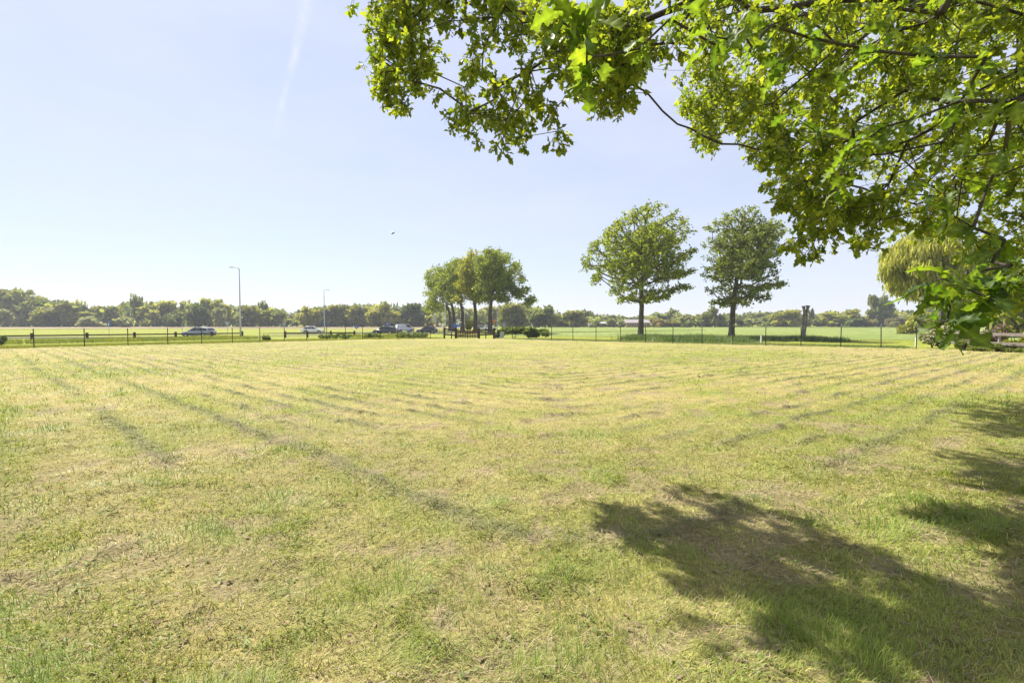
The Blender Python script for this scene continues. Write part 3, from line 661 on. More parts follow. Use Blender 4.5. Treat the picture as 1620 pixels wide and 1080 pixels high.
# ------------------------------------------------------------------ the oaks over the camera
S_POLY = [[(905, 850), (985, 800), (1130, 783), (1290, 828), (1440, 905), (1640, 985), (1640, 1200), (1150, 1200), (1060, 1010), (1035, 930), (940, 890)],
          [(1478, 650), (1540, 640), (1640, 636), (1640, 692), (1560, 688)], [(1530, 724), (1640, 716), (1640, 785), (1580, 775)], [(1490, 832), (1540, 822), (1640, 822), (1640, 858), (1600, 855)]]
FLECKS = [(*G(a, b)[:2], r_) for a, b, r_ in ((1195, 868, .26), (1262, 838, .2), (1300, 905, .3), (1420, 925, .36), (1180, 955, .34), (1110, 905, .26), (1330, 1000, .28), (1230, 1040, .3), (1490, 985, .26), (1420, 1050, .24), (1560, 940, .3), (1060, 850, .2), (1590, 1040, .2), (1340, 860, .2))]     # gaps in the crown that let sun through
def shadow_ok(P, marg=0):
    g = P.copy(); g[:, :2] = P[:, :2] + P[:, 2:3]*SHIFT; g[:, 2] = 0
    px, py, f = PROJ(g)
    inframe = (f > 0.3) & (px > -60) & (px < 1640) & (py < 1110) & (py > 511)
    ok = np.zeros(len(P), bool)
    for s in S_POLY: ok |= inpoly(px, py, s)
    for (hx, hy, hr) in FLECKS: ok &= (g[:, 0]-hx)**2+(g[:, 1]-hy)**2 > (hr*.5)**2
    return (~inframe) | ok
def circ_pts(circ, n, d0, d1, filt=True):
    c = np.array(circ, float); w = c[:, 2]**2; out = []; tot = 0
    while tot < n:
        i = rng.choice(len(c), 800, p=w/w.sum()); a = rng.random(800)*6.283; r = np.sqrt(rng.random(800))*c[i, 2]*.75
        P = ATv(c[i, 0]+np.cos(a)*r, c[i, 1]-11+np.sin(a)*r, d0+(d1-d0)*rng.random(800))
        if filt: P = P[shadow_ok(P)]
        out.append(P); tot += len(P)
        if len(out) > 60: break
    P = np.concatenate(out); return P[:n]
def thin(P, mind):
    keep = []; 
    for p in P:
        if all((p-q).dot(p-q) > mind*mind for q in keep[-400:]): keep.append(p)
    return np.array(keep)
def poly_pts(poly, n, d0, d1, holes=()):
    out = []; tot = 0; xs = [p[0] for p in poly]; ysq = [p[1] for p in poly]; it = 0
    while tot < n and it < 80:
        it += 1
        px = min(xs)+(max(xs)-min(xs))*rng.random(1500); py = min(ysq)+(max(ysq)-min(ysq))*rng.random(1500)
        k = inpoly(px, py, poly)
        for (hx, hy, hr) in holes: k &= (px-hx)**2+(py-hy)**2 > hr*hr
        px, py = px[k], py[k]; P = ATv(px, py, d0+(d1-d0)*rng.random(len(px))); P = P[shadow_ok(P)]; out.append(P); tot += len(P)
    return np.concatenate(out)[:n]
CLA = [(600, 22, 22), (645, 20, 35), (612, 72, 26), (640, 62, 38), (598, 95, 14), (668, 95, 26), (622, 118, 22), (650, 120, 24), (612, 142, 12), (640, 150, 10), (637, 172, 7), (684, 130, 14), (690, 152, 9), (660, 135, 12), (685, 25, 16)]
CLB = [(775, 20, 28), (820, 45, 45), (760, 90, 16), (752, 120, 18), (738, 150, 12), (742, 185, 15), (728, 198, 10), (745, 220, 8), (740, 238, 5), (790, 160, 24), (780, 200, 18), (812, 195, 22), (830, 140, 32), (800, 228, 9), (830, 228, 12), (862, 175, 28), (842, 105, 26), (880, 215, 12),
       (905, 180, 26), (925, 215, 14), (930, 232, 6), (950, 180, 25), (975, 195, 10), (985, 165, 16), (970, 130, 26), (1000, 105, 24), (930, 130, 34), (890, 70, 45), (950, 60, 45), (1000, 45, 35), (1025, 85, 18), (880, 130, 28)]
CLC = [(1092, 170, 10), (1115, 160, 20), (1112, 195, 12), (1122, 222, 9), (1126, 238, 5), (1140, 175, 20), (1150, 140, 30), (1165, 195, 18), (1180, 160, 34), (1195, 215, 16), (1205, 240, 14), (1225, 210, 25), (1080, 125, 12), (1115, 120, 24)]
CLD = [(1222, 272, 12), (1240, 250, 22), (1235, 300, 14), (1258, 320, 22), (1270, 290, 22), (1280, 355, 18), (1300, 330, 22), (1260, 388, 8), (1272, 400, 6), (1290, 400, 10), (1300, 380, 14), (1320, 355, 16), (1340, 335, 18), (1310, 270, 30), (1290, 240, 30), (1360, 345, 18), (1375, 385, 14), (1348, 400, 7), (1395, 360, 18), (1335, 240, 25), (1390, 330, 20), (1410, 390, 10), (1325, 300, 10)]
PA = [(1040, -40), (1050, 75), (1130, 105), (1180, 160), (1230, 240), (1330, 262), (1345, 240), (1395, 260), (1415, 310), (1440, 360), (1520, 385), (1540, 450), (1620, 475), (1760, 480), (1760, -40)]
HOLES = [(1368, 286, 26), (1470, 425, 52), (1520, 430, 25), (1345, 150, 9), (1385, 175, 10)]
PB = [(1100, 90), (1200, 200), (1290, 300), (1400, 330), (1420, 395), (1500, 400), (1560, 480), (1620, 485), (1900, 485), (1900, -60), (1120, -60)]
# near twigs with leaves that can be told apart: (px, py, distance)
NEAR = [(905, 18, 1.15), (935, 22, 1.2), (885, 8, 1.2), (928, 105, 1.55), (945, 135, 1.6), (912, 92, 1.7), (1010, 78, 1.9), (1112, 12, 1.6), (1128, 58, 1.6), (1150, 62, 1.65), (1170, 45, 1.7), (1185, 80, 2.0), (1220, 40, 2.1), (1230, 110, 2.3), (1060, 30, 1.9),
        (1345, 238, 2.2), (1325, 262, 2.3), (1370, 225, 2.3), (1400, 200, 2.2), (1300, 215, 2.5), (1250, 180, 2.5), (1320, 305, 2.2), (1440, 190, 2.1), (1455, 300, 2.2), (1490, 330, 2.0), (1540, 360, 2.0), (1590, 380, 1.9), (1560, 300, 2.1), (1510, 250, 2.2), (1590, 240, 2.0), (1470, 90, 2.1), (1560, 90, 2.0), (1520, 160, 2.1), (1600, 160, 1.9), (1380, 80, 2.2), (1420, 30, 2.2), (1330, 120, 2.3), (1280, 60, 2.2),
        (1492, 440, 1.55), (1455, 455, 1.6), (1520, 452, 1.6), (1550, 448, 1.65), (1580, 452, 1.6), (1608, 445, 1.55), (1562, 470, 1.55), (1595, 468, 1.55), (1498, 508, 1.5), (1480, 516, 1.5), (1540, 430, 1.7), (1600, 420, 1.7), (1570, 415, 1.9), (1505, 475, 1.6)]
def big_oak(name, label, base, height, r0, fork, pts, near, per, leafsz, seed_spread, group):
    gb = np.array(base, float)
    tr = np.array([gb+(0, 0, -.1)] + [gb + (rng.normal(0, .06), rng.normal(0, .06), z) for z in np.linspace(0.5, height, 9)])
    A, B, ra, rb, dirs = grow(tr, pts, 0.36, 0.32, 0.10, 0.0034, 0.38, 0.034, sag=0.06)
    if len(near):
        A2, B2, ra2, rb2, d2 = grow(tr, near, 0.25, 0.16, 0.10, 0.0022, 0.40, .02, sag=0.08)
        A, B, ra, rb, dirs = [np.concatenate(q) for q in ((A, A2), (B, B2), (ra, ra2), (rb, rb2), (dirs, d2))]
    root = empty(name, gb); tag(root, label, 'tree', group); inv = -gb
    link('trunk', trunk_mesh('trunk', tr+inv, np.linspace(r0*1.05, r0*.45, len(tr)), MAT['bark']), root)
    V, F = segtubes(A+inv, B+inv, ra, rb, 6); link('limbs', mesh_np('limbs', V, F, MAT['twig'], smooth=True), root)['kind'] = 'stuff'
    # twigs that fan out of every crown point, leaves crowded towards their tips
    npt = len(pts); tw = 4; n = npt*tw
    p0 = np.repeat(pts, tw, 0); td = np.repeat(dirs[:npt], tw, 0)*0.7 + rdir(n, (0, 0, -.25)); td /= np.linalg.norm(td, axis=1, keepdims=True)
    tl = seed_spread*(0.5+0.7*rng.random(n)); p1 = p0 + td*tl[:, None]; p1[:, 2] -= 0.04
    V, F = segtubes(p0+inv, p1+inv, np.full(n, .0035), np.full(n, .0015), 3); link('twigs', mesh_np('twigs', V, F, MAT['twig']), root)['kind'] = 'stuff'
    nl = n*per; q0 = np.repeat(p0, per, 0); q1 = np.repeat(p1, per, 0); t = 0.25+0.78*rng.random(nl)**0.6
    P = q0 + (q1-q0)*t[:, None]; d = np.repeat(td, per, 0)*0.5 + rdir(nl, (0, 0, -.35)); d /= np.linalg.norm(d, axis=1, keepdims=True)
    sz = leafsz*(0.55+0.6*rng.random(nl)); V, Fs = leaves(P+inv, d, sz, OAKT, OAKF, 0.7)
    tone = np.repeat(0.85+0.3*rng.random(npt), tw*per); C = leafcol(nl, OAKD, OAKL, .35, 1.3)*tone[:, None]
    c = link('crown', mesh_np('crown', V, Fs, MAT['oak_leaf'], col=np.repeat(C, len(OAKT), 0)), root); c['kind'] = 'stuff'
    return root, c, dirs[npt:]
def crown_fill(c, rad, n, zmin, inframe_poly):
    c = np.array(c); rad = np.array(rad); out = []; tot = 0; it = 0
    while tot < n and it < 60:
        it += 1
        P = c + rdir(1500)*(rng.random((1500, 1))**0.45)*rad; P = P[P[:, 2] > zmin]
        P = P[shadow_ok(P)]; g = P.copy(); g[:, :2] = P[:, :2] + P[:, 2:3]*SHIFT; g[:, 2] = 0; qx, qy, qf = PROJ(g)
        P = P[~((qf > .3) & (qx > 0) & (qx < 1640) & (qy > 511) & (qy < 1110)) | (rng.random(len(P)) < .3)]; px, py, f = PROJ(P)
        bad = (f > 0.2) & (px > -80) & (px < 1660) & (py > -70) & (py < 1100) & ~inpoly(px, py, inframe_poly)
        near = np.linalg.norm(P-np.array([0, 0, CAM_H]), axis=1) < 2.6
        P = P[~bad & ~near]; out.append(P); tot += len(P)
    return np.concatenate(out)[:n]
def shadow_pts(poly, n, z0, z1):
    # foliage standing where the shade on the grass says it stands
    xs = [p[0] for p in poly]; yq = [p[1] for p in poly]; out = []; tot = 0; it = 0
    while tot < n and it < 80:
        it += 1
        px = rng.uniform(min(xs), max(xs), 400); py = rng.uniform(min(yq), min(max(yq), 1075), 400); k = inpoly(px, py, poly); px, py = px[k], py[k]
        g = np.array([G(a, b) for a, b in zip(px, py)]).reshape(-1, 3)
        if not len(g): continue
        z = rng.uniform(z0, z1, len(g)); P = g.copy(); P[:, :2] -= z[:, None]*SHIFT; P[:, 2] = z
        qx, qy, f = PROJ(P); ok = (qy < 40) & (qx > 560) | inpoly(qx, qy, PA) | inpoly(qx, qy, PB)
        for (cx_, cy_, cr) in CLA+CLB+CLC: ok |= (qx-cx_)**2+(qy-cy_+8)**2 < cr*cr
        ok &= shadow_ok(P); out.append(P[ok]); tot += ok.sum()
    return np.concatenate(out)[:n]
ptsA = np.concatenate([circ_pts(CLA, 85, 5.8, 7.2), circ_pts(CLB, 300, 5.0, 7.6), circ_pts(CLD, 115, 4.6, 6.6), poly_pts(PA, 620, 4.3, 7.8, HOLES), crown_fill((4.6, 2.6, 7.6), (6.6, 6.4, 4.6), 560, 3.2, PA), shadow_pts(S_POLY[0], 60, 4.6, 9.0), shadow_pts([(905, 850), (1000, 800), (1010, 900), (940, 890)], 14, 4.4, 6.0), shadow_pts([(1230, 940), (1640, 1010), (1640, 1090), (1250, 1090)], 55, 4.6, 8.0)])
nearP = np.array([AT(a, b, Y) for a, b, Y in NEAR])
rootA, crownA, ndir = big_oak('oak_tree', 'huge oak overhanging from the right, its branches across the top of the picture', (5.6, 0.4, 0), 8.5, .42, None, ptsA, nearP, 9, .10, .17, 'oaks overhanging the field')
ptsB = np.concatenate([circ_pts(CLC, 130, 10.5, 13.0), poly_pts(PB, 620, 9.0, 14.5, HOLES[:3]), crown_fill((13.5, 10, 7.5), (6.5, 6.2, 5.0), 420, 3.0, PB), shadow_pts(S_POLY[1], 75, 4.6, 7.5), shadow_pts(S_POLY[2], 45, 4.6, 7.5), shadow_pts(S_POLY[3], 25, 4.6, 7.5)])
big_oak('oak_tree', 'oak behind the overhanging branches at the right edge, small dense leaves', (14.5, 10.2, 0), 9.0, .45, None, ptsB, np.zeros((0, 3)), 8, .13, .30, 'oaks overhanging the field')
# single leaves close to the camera
def leaf_mesh(k):
    r = np.random.default_rng(40+k)
    NS = 24; st = [i/NS for i in range(NS+1)]; ph = r.uniform(-.4, .4); nl = r.choice([3.4, 3.9, 4.3])
    hw = [0.0 if i in (0, NS) else (0.02 + .29*math.sin(math.pi*min(1, t**1.25))**.8)*(0.70+.30*math.cos(2*math.pi*nl*t+ph+math.pi)) for i, t in enumerate(st)]
    V = []; F = []
    bend = r.uniform(.06, .2); fold = r.uniform(.15, .4)
    for i, (s_, w) in enumerate(zip(st, hw)):
        z0 = -bend*s_*s_; w1 = w*r.uniform(.96, 1.04); w2 = w*r.uniform(.96, 1.04); sh = 0.0
        wv = .02*math.sin(s_*14+k)
        V += [(s_, 0, z0), (s_+sh, w1*.55, z0+fold*w1*.5+wv), (s_+sh, w1, z0+fold*w1*.7-wv), (s_+sh, -w2*.55, z0+fold*w2*.5-wv), (s_+sh, -w2, z0+fold*w2*.7+wv)]
    for i in range(NS):
        a = i*5; b = a+5
        F += [(a, b, b+1, a+1), (a+1, b+1, b+2, a+2), (a, a+3, b+3, b), (a+3, a+4, b+4, b+3)]
    V += [(-.16, .008, .02), (-.16, -.008, .02), (0, .008, 0), (0, -.008, 0)]; q = len(V)-4; F.append((q, q+1, q+3, q+2))
    c = leafcol(1, (0.032, 0.062, 0.011), (0.07, 0.105, 0.017))[0] if k < 9 else leafcol(1, (0.06, 0.10, 0.014), (0.14, 0.175, 0.024))[0]  # first variants darker: shade of the crown above is put into the leaf colour
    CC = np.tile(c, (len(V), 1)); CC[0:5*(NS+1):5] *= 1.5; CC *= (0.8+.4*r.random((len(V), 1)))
    VV = np.array(V); tw = r.uniform(-.6, .6); cu = r.uniform(-.25, .35); a = VV[:, 0]*tw; y_, z_ = VV[:, 1].copy(), VV[:, 2] + cu*np.sin(VV[:, 0]*3.0)*.35 + .03*np.sin(VV[:, 0]*22+k)*np.abs(VV[:, 1])/.2
    VV[:, 1] = y_*np.cos(a)-z_*np.sin(a); VV[:, 2] = y_*np.sin(a)+z_*np.cos(a)
    return mesh_np('leaf', VV, np.array(F), MAT['oak_leaf'], col=CC, smooth=True)
LM = [leaf_mesh(k) for k in range(18)]
baseA = np.array((5.6, 0.4, 0)); cnt = 0
for (p, d0, (px, py, Y)) in zip(nearP, ndir, NEAR):
    kn = 5 if Y < 1.75 else 6
    for j in range(kn):
        if cnt >= 290: break
        d = d0*0.55 + rdir(1, (0, 0, -.5))[0]*0.9; d /= np.linalg.norm(d)
        nn = rng.normal(0, .6, 3) + np.array([0, 0, 1.0]); nn -= d*nn.dot(d); nn /= np.linalg.norm(nn); s_ = np.cross(nn, d)
        size = .108*(0.55+.65*rng.random()); q = p - d0*rng.random()*.05 + rng.normal(0, .012, 3) - baseA
        o = link('leaf', LM[rng.integers(0, 9 if py > 400 or rng.random() < .35 else 18)], rootA)  # low sprigs take only the variants with shade in their colour
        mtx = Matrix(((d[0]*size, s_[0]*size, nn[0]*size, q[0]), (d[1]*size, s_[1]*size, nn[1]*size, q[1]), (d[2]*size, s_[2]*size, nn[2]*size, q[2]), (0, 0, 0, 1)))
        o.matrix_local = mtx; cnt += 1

# ------------------------------------------------------------------ distant trees and bushes
def crown_mesh(seed, n, kind='round', quad=0.9):
    """crown of unit half-width and unit height, foot at 0"""
    r = np.random.default_rng(seed); nb = 16 if kind != 'bush' else 9
    c = []
    for _ in range(nb):
        h = r.uniform(.22, .95) if kind != 'bush' else r.uniform(.12, .75)
        w = {'round': .95*math.sqrt(max(.05, 1-((h-.5)/.52)**2)), 'bush': 1.0*math.sqrt(max(.05, 1-(h/.95)**2)), 'feather': .75*math.sqrt(max(.05, 1-((h-.55)/.5)**2))}[kind]
        a = r.uniform(0, 6.28); q = w*math.sqrt(r.random())*.75; c.append((math.cos(a)*q, math.sin(a)*q, h, r.uniform(.2, .36)*(1 if kind != 'feather' else .6)))
    c = np.array(c); i = r.integers(0, nb, n); d = r.normal(0, 1, (n, 3)); d /= np.linalg.norm(d, axis=1, keepdims=True)
    rr = c[i, 3]*(0.72+.33*r.random(n)); P = c[i, :3] + d*np.stack([rr, rr, rr*.62], -1)
    if kind == 'bush': P[:, 2] = np.abs(P[:, 2])
    else:
        P[:, 2] = np.clip(P[:, 2], .06, 1.02)
    return P, r
def foliage(P, size, asp, seedcol, name):
    n = len(P); d = rdir(n); sz = size*(0.6+.8*rng.random(n)); V, Fs = leaves(np.zeros((n, 3)), d, sz, PT, PF, 0.4)
    V = V.reshape(n, -1, 3)*np.array([1, 1, asp]) + P[:, None]
    C = seedcol*(0.72+.56*rng.random(n))[:, None]*np.stack([.9+.2*rng.random(n), np.ones(n), .85+.3*rng.random(n)], -1)
    return V.reshape(-1, 3), Fs, np.repeat(C, len(PT), 0)
PROTO = {}
for kind, nq in (('round', 1500), ('bush', 1100), ('feather', 700)):
    PROTO[kind] = []
    for k in range(3):
        P, r = crown_mesh(100+k+10*len(PROTO), nq, kind); V, Fs, C = foliage(P, .17, .8, np.array([1., 1, 1]), 'crown'); PROTO[kind].append(mesh_np('crown', V, Fs, MAT['far_leaf'], col=C))
mt = MB(); mt.tube([(0, 0, -.02), (.01, 0, .25), (0, .01, .6)], [.05, .04, .02], 6); TRK = mt.mesh('trunk', MAT['bark'])
def far_tree(name, label, px, top, w, Y, col, kind, k=0, group=None, cat=None, zb=-.55, basepy=None):
    c = AT(px, top, Y); h = (c[2]-zb)*(.93 if px < 700 else .98); hw = w/2/FPX*Y
    root = empty(name, (c[0], Y, zb), rng.random()*6.28); tag(root, label, cat or ('bush' if kind == 'bush' else 'tree'), group)
    if kind != 'bush':
        o = link('trunk', TRK, root); o.scale = (h*.5, h*.5, h)
    o = link('crown', PROTO[kind][k % 3], root); o.scale = (hw, hw*.9, h); o.color = (*col, 1); o['kind'] = 'stuff'
    return root
OL = (0.17, 0.18, 0.052); YG = (0.235, 0.245, 0.058); DK = (0.075, 0.1, 0.033); PG = (0.23, 0.245, 0.125); MG = (0.135, 0.16, 0.046); TAN = (0.24, 0.2, 0.09); BR = (0.17, 0.16, 0.075)
FT = [
 ('broadleaf_tree', 'tallest broad tree at the far left end of the distant treeline', 30, 461, 85, 285, OL, 'round'),
 ('broadleaf_tree', 'rounded olive tree just right of the tallest one at far left', 70, 473, 70, 280, MG, 'round'),
 ('broadleaf_tree', 'tree with several bare stems showing under its crown at far left', 92, 479, 75, 270, OL, 'round'),
 ('willow_bush', 'pale grey-green bush at the left picture edge', 5, 486, 42, 262, PG, 'bush'),
 ('broadleaf_tree', 'dark tree between the far left trees and the blue sign', 125, 483, 42, 278, DK, 'round'),
 ('willow_bush', 'low rounded grey-green bush just left of the blue arrow sign', 141, 498, 46, 255, PG, 'bush'),
 ('willow_bush', 'low rounded grey-green bush just right of the blue arrow sign', 196, 499, 48, 255, PG, 'bush'),
 ('broadleaf_tree', 'mid-green tree directly behind the blue arrow sign', 172, 484, 50, 275, MG, 'round'),
 ('birch_tree', 'airy thin tree sticking up out of the left treeline', 218, 467, 34, 290, MG, 'feather'),
 ('broadleaf_tree', 'yellow-green tree right of the airy thin tree', 252, 478, 62, 285, YG, 'round'),
 ('shrub', 'dark green bush left of the silver car', 272, 493, 36, 258, DK, 'bush'),
 ('conifer_tree', 'dark green egg-shaped tree right above the silver car', 313, 481, 36, 258, DK, 'round'),
 ('broadleaf_tree', 'yellow-green round tree left of the tall street lamp', 338, 475, 52, 285, YG, 'round'),
 ('willow_tree', 'small pale grey tree just left of the tall street lamp', 347, 486, 24, 265, PG, 'round'),
 ('poplar_tree', 'thin airy tree sticking up between the two street lamps', 414, 476, 26, 290, MG, 'feather'),
 ('broadleaf_tree', 'olive tree right of the tall street lamp', 398, 485, 52, 270, OL, 'round'),
 ('broadleaf_tree', 'dark tree midway between the two street lamps', 434, 490, 45, 268, MG, 'round'),
 ('broadleaf_tree', 'bright yellow-green young tree above the white car', 489, 486, 40, 266, YG, 'round'),
 ('broadleaf_tree', 'olive tree behind the shorter street lamp', 522, 484, 52, 275, OL, 'round'),
 ('broadleaf_tree', 'round tree above the dark hatchback', 560, 481, 58, 280, OL, 'round'),
 ('broadleaf_tree', 'yellow-green tree above the grey van', 604, 480, 56, 276, YG, 'round'),
 ('broadleaf_tree', 'dark green tree left of the oak row', 648, 482, 50, 272, DK, 'round'),
 ('broadleaf_tree', 'large rounded tree right behind the oak row', 812, 481, 62, 235, OL, 'round'),
 ('broadleaf_tree', 'olive round tree right of the oak row', 858, 487, 58, 245, MG, 'round'),
 ('broadleaf_tree', 'dark-footed round tree left of the farmhouse', 903, 494, 60, 250, OL, 'round'),
 ('pine_tree', 'small dark pine crown above the treeline left of the farmhouse', 925, 491, 22, 300, DK, 'feather'),
 ('willow_bush', 'pale bush in front of the farmhouse, leftmost', 943, 503, 24, 240, PG, 'bush'),
 ('willow_bush', 'pale bush in front of the farmhouse, second from left', 968, 503, 22, 240, PG, 'bush'),
 ('willow_bush', 'pale bush in front of the farmhouse, third from left', 984, 505, 18, 240, PG, 'bush'),
 ('shrub', 'tan yellow bush right of the farm roof', 1042, 503, 26, 250, TAN, 'bush'),
 ('willow_bush', 'large grey-green rounded bush between the two oaks', 1086, 496, 48, 248, PG, 'bush'),
 ('poplar_tree', 'airy tree poking above the treeline between the two oaks', 1066, 489, 30, 300, MG, 'feather'),
 ('broadleaf_tree', 'pointed tree just left of the narrower oak trunk', 1127, 489, 40, 262, MG, 'round'),
 ('broadleaf_tree', 'round green tree left of the dead trunk', 1243, 493, 56, 270, YG, 'round'),
 ('conifer_tree', 'dark conifer top peeping out right of the dead trunk', 1283, 489, 16, 290, DK, 'feather'),
 ('broadleaf_tree', 'broad dome of trees right of the dead trunk', 1330, 492, 74, 275, YG, 'round'),
 ('broadleaf_tree', 'tall airy tree standing above the right end of the treeline', 1391, 472, 42, 270, MG, 'round'),
 ('shrub', 'brownish bush below the tall airy tree', 1375, 500, 36, 262, BR, 'bush'),
 ('shrub', 'brownish rounded bush right of the tall airy tree', 1418, 500, 40, 255, BR, 'bush'),
]
for k, (nm, lab, px, top, w, Y, col, kind) in enumerate(FT): far_tree(nm, lab, px, top, w, Y, col, kind, k, 'distant treeline trees')
# the wood behind them, read as one mass
prof = [(-500, 472), (-100, 466), (0, 465), (30, 463), (60, 472), (80, 476), (120, 481), (190, 482), (210, 476), (260, 479), (325, 477), (360, 482), (380, 487), (400, 484), (430, 487), (460, 493), (490, 487), (540, 483), (600, 481), (680, 484), (740, 486), (820, 484), (850, 488), (885, 492), (930, 495), (960, 498), (976, 502), (1000, 500), (1030, 498), (1060, 493), (1100, 498), (1150, 497), (1200, 497), (1260, 494), (1290, 500), (1315, 495), (1350, 495), (1368, 499), (1400, 494), (1470, 491), (1560, 490), (1640, 496), (1900, 488), (2200, 480)]
def wood(name, x0, x1, n, label, Y0, Y1, nq=430):
    Vs, Ft, Cs = [], [], []; off_ = 0
    for k in range(n):
        px = x0+(x1-x0)*(k+rng.random())/n; row = rng.random(); Y = Y0+(Y1-Y0)*row
        top = np.interp(px, [p[0] for p in prof], [p[1] for p in prof])
        f = 0.62+0.40*row + rng.normal(0, .08)
        c = AT(px, 511+(top-511)*f, Y); h = (c[2]+.55)*(.93 if px < 700 else 1.0); hw = rng.uniform(11, 24)/FPX*Y
        P, r = crown_mesh(1000+k+int(x0), nq, 'bush' if row < .3 else 'round')
        V, Fs, C = foliage(P, .24, .8, np.array([(OL, MG, YG, MG, PG, DK)[rng.integers(6)]])[0], name)
        V = V*np.array([hw, hw, h])+np.array([c[0], Y, -.55]); Vs.append(V); Ft.append(Fs[0]+off_); Cs.append(C); off_ += len(V)
    o = link(name, mesh_np(name, np.concatenate(Vs), [np.concatenate(Ft)], MAT['far_leaf'], col=np.concatenate(Cs))); tag(o, label, None, kind='stuff')
wood('wood', -450, 700, 165, 'mass of green woodland behind the left part of the field', 272, 330, 350)
wood('wood', 690, 1480, 120, 'mass of green woodland beyond the crop field', 262, 330, 340)
wood('wood', 1480, 2100, 34, 'mass of green woodland behind the right hand garden', 200, 320)

# ------------------------------------------------------------------ fences
def chain_fence(line, pxs, height, label, tip=0.0):
    P = np.array([p[:2] for p in line]); root = empty('chain_link_fence', (*P[1], 0)); tag(root, label, 'fence'); inv = np.array([-P[1][0], -P[1][1], 0])
    pos = []
    for px in pxs:      # where the sight line meets the fence line
        a = (px-810)/FPX
        for i in range(len(P)-1):
            p, q = P[i], P[i+1]; den = (q[0]-p[0])-a*(q[1]-p[1])
            t = (a*p[1]-p[0])/den if abs(den) > 1e-9 else -1
            if -0.02 <= t <= 1.02: pos.append(p+(q-p)*t); break
    m = MB(); m.tube([(0, 0, -.25), (0, 0, height+.03)], .028, 8); m.tube([(0, 0, height+.03), (0, 0, height+.05)], [.032, .02], 8); pm = m.mesh('post', MAT['blackpost'])
    tp = None
    if tip: m = MB(); m.tube([(0, 0, height+.05), (.01, 0, height+.05+tip)], .012, 6); tp = m.mesh('post_tip', MAT['greypaint'])
    for p in pos:
        o = link('post', pm, root); o.location = (p[0]+inv[0], p[1]+inv[1], 0); o.rotation_euler = (rng.normal(0, .012), rng.normal(0, .012), 0)
        if tp: t_ = link('post_tip', tp, o)
    def at(z): return [(p[0]+inv[0], p[1]+inv[1], z) for p in P]
    m = MB(); m.tube(at(height), .008, 5); m.build('top_wire', MAT['wire'], root)
    m = MB(); m.tube(at(0.06), .004, 4); m.build('bottom_wire', MAT['wire'], root)
    # netting
    seg = np.linalg.norm(np.diff(P, axis=0), axis=1); cum = np.concatenate([[0], np.cumsum(seg)]); s = np.arange(0, cum[-1], 0.10)
    x = np.interp(s, cum, P[:, 0])+inv[0]; y = np.interp(s, cum, P[:, 1])+inv[1]; n = len(s)
    A = []; B = []
    for sh in (6, -6):
        i = np.arange(n); j = np.clip(i+sh, 0, n-1)
        A.append(np.stack([x[i], y[i], np.full(n, .06)], -1)); B.append(np.stack([x[j], y[j], np.full(n, height)], -1))
    A = np.concatenate(A); B = np.concatenate(B)
    V, F = segtubes(A, B, np.full(len(A), .0013), np.full(len(A), .0013), 3); link('netting', mesh_np('netting', V, F, MAT['wire']), root)['kind'] = 'stuff'
    return root
chain_fence(FL, [-35, 53, 133, 202, 265, 318.5, 367.5, 411, 449.5, 485, 517, 546.5, 573.5, 601, 629, 655, 681, 702.5], 1.2, 'thin wire mesh fence on black posts along the left side of the field')
chain_fence(FR, [783.5, 810.5, 840, 872.5, 906.5, 943, 981.5, 1021.5, 1064.5, 1111, 1159.5, 1211.5, 1267.5, 1330.5, 1394.5, 1450], 1.3, 'thin wire mesh fence on black posts along the right side of the field', tip=0.22)

# wooden crash rail on the left
def low_rail(pts, posts, label, zr=.62):
    P = [np.array([*AT(px, py, 765*(1.6-zr+.4)/(py-511))[:2], 0]) for px, py in pts]
    P = [np.array([p[0], p[1], float(terr(p[0], p[1]))]) for p in P]
    root = empty('wooden_barrier', P[0]); tag(root, label, 'barrier', 'wooden roadside barriers')
    for a, b in zip(P[:-1], P[1:]):
        m = MB(); m.bar(a-P[0]+(0, 0, zr), b-P[0]+(0, 0, zr), .14, .17); m.build('rail', MAT['darkwood'], root, bevel=.02)
    xs = [p[0]/p[1]*FPX+810 for p in P]
    for px in posts:
        i = max(0, min(len(P)-2, int(np.searchsorted(xs, px))-1)); a = (px-810)/FPX; p, q = P[i], P[i+1]
        t = (a*p[1]-p[0])/((q[0]-p[0])-a*(q[1]-p[1])); c = p+(q-p)*t - P[0]
        m = MB(); m.box((c[0], c[1]-.14, c[2]+.4), (.12, .10, .52)); m.build('post', MAT['darkwood'], root, bevel=.02)
low_rail([(-40, 530.5), (200, 527.8), (385, 525.9)], [-20, 52, 139, 214, 279, 336, 384], 'long dark wooden roadside rail on stubby posts at far left')
low_rail([(451, 525.8), (485, 525.6), (525, 525.2), (563, 525)], [452, 487, 524, 561], 'short dark wooden roadside rail in front of the white car')

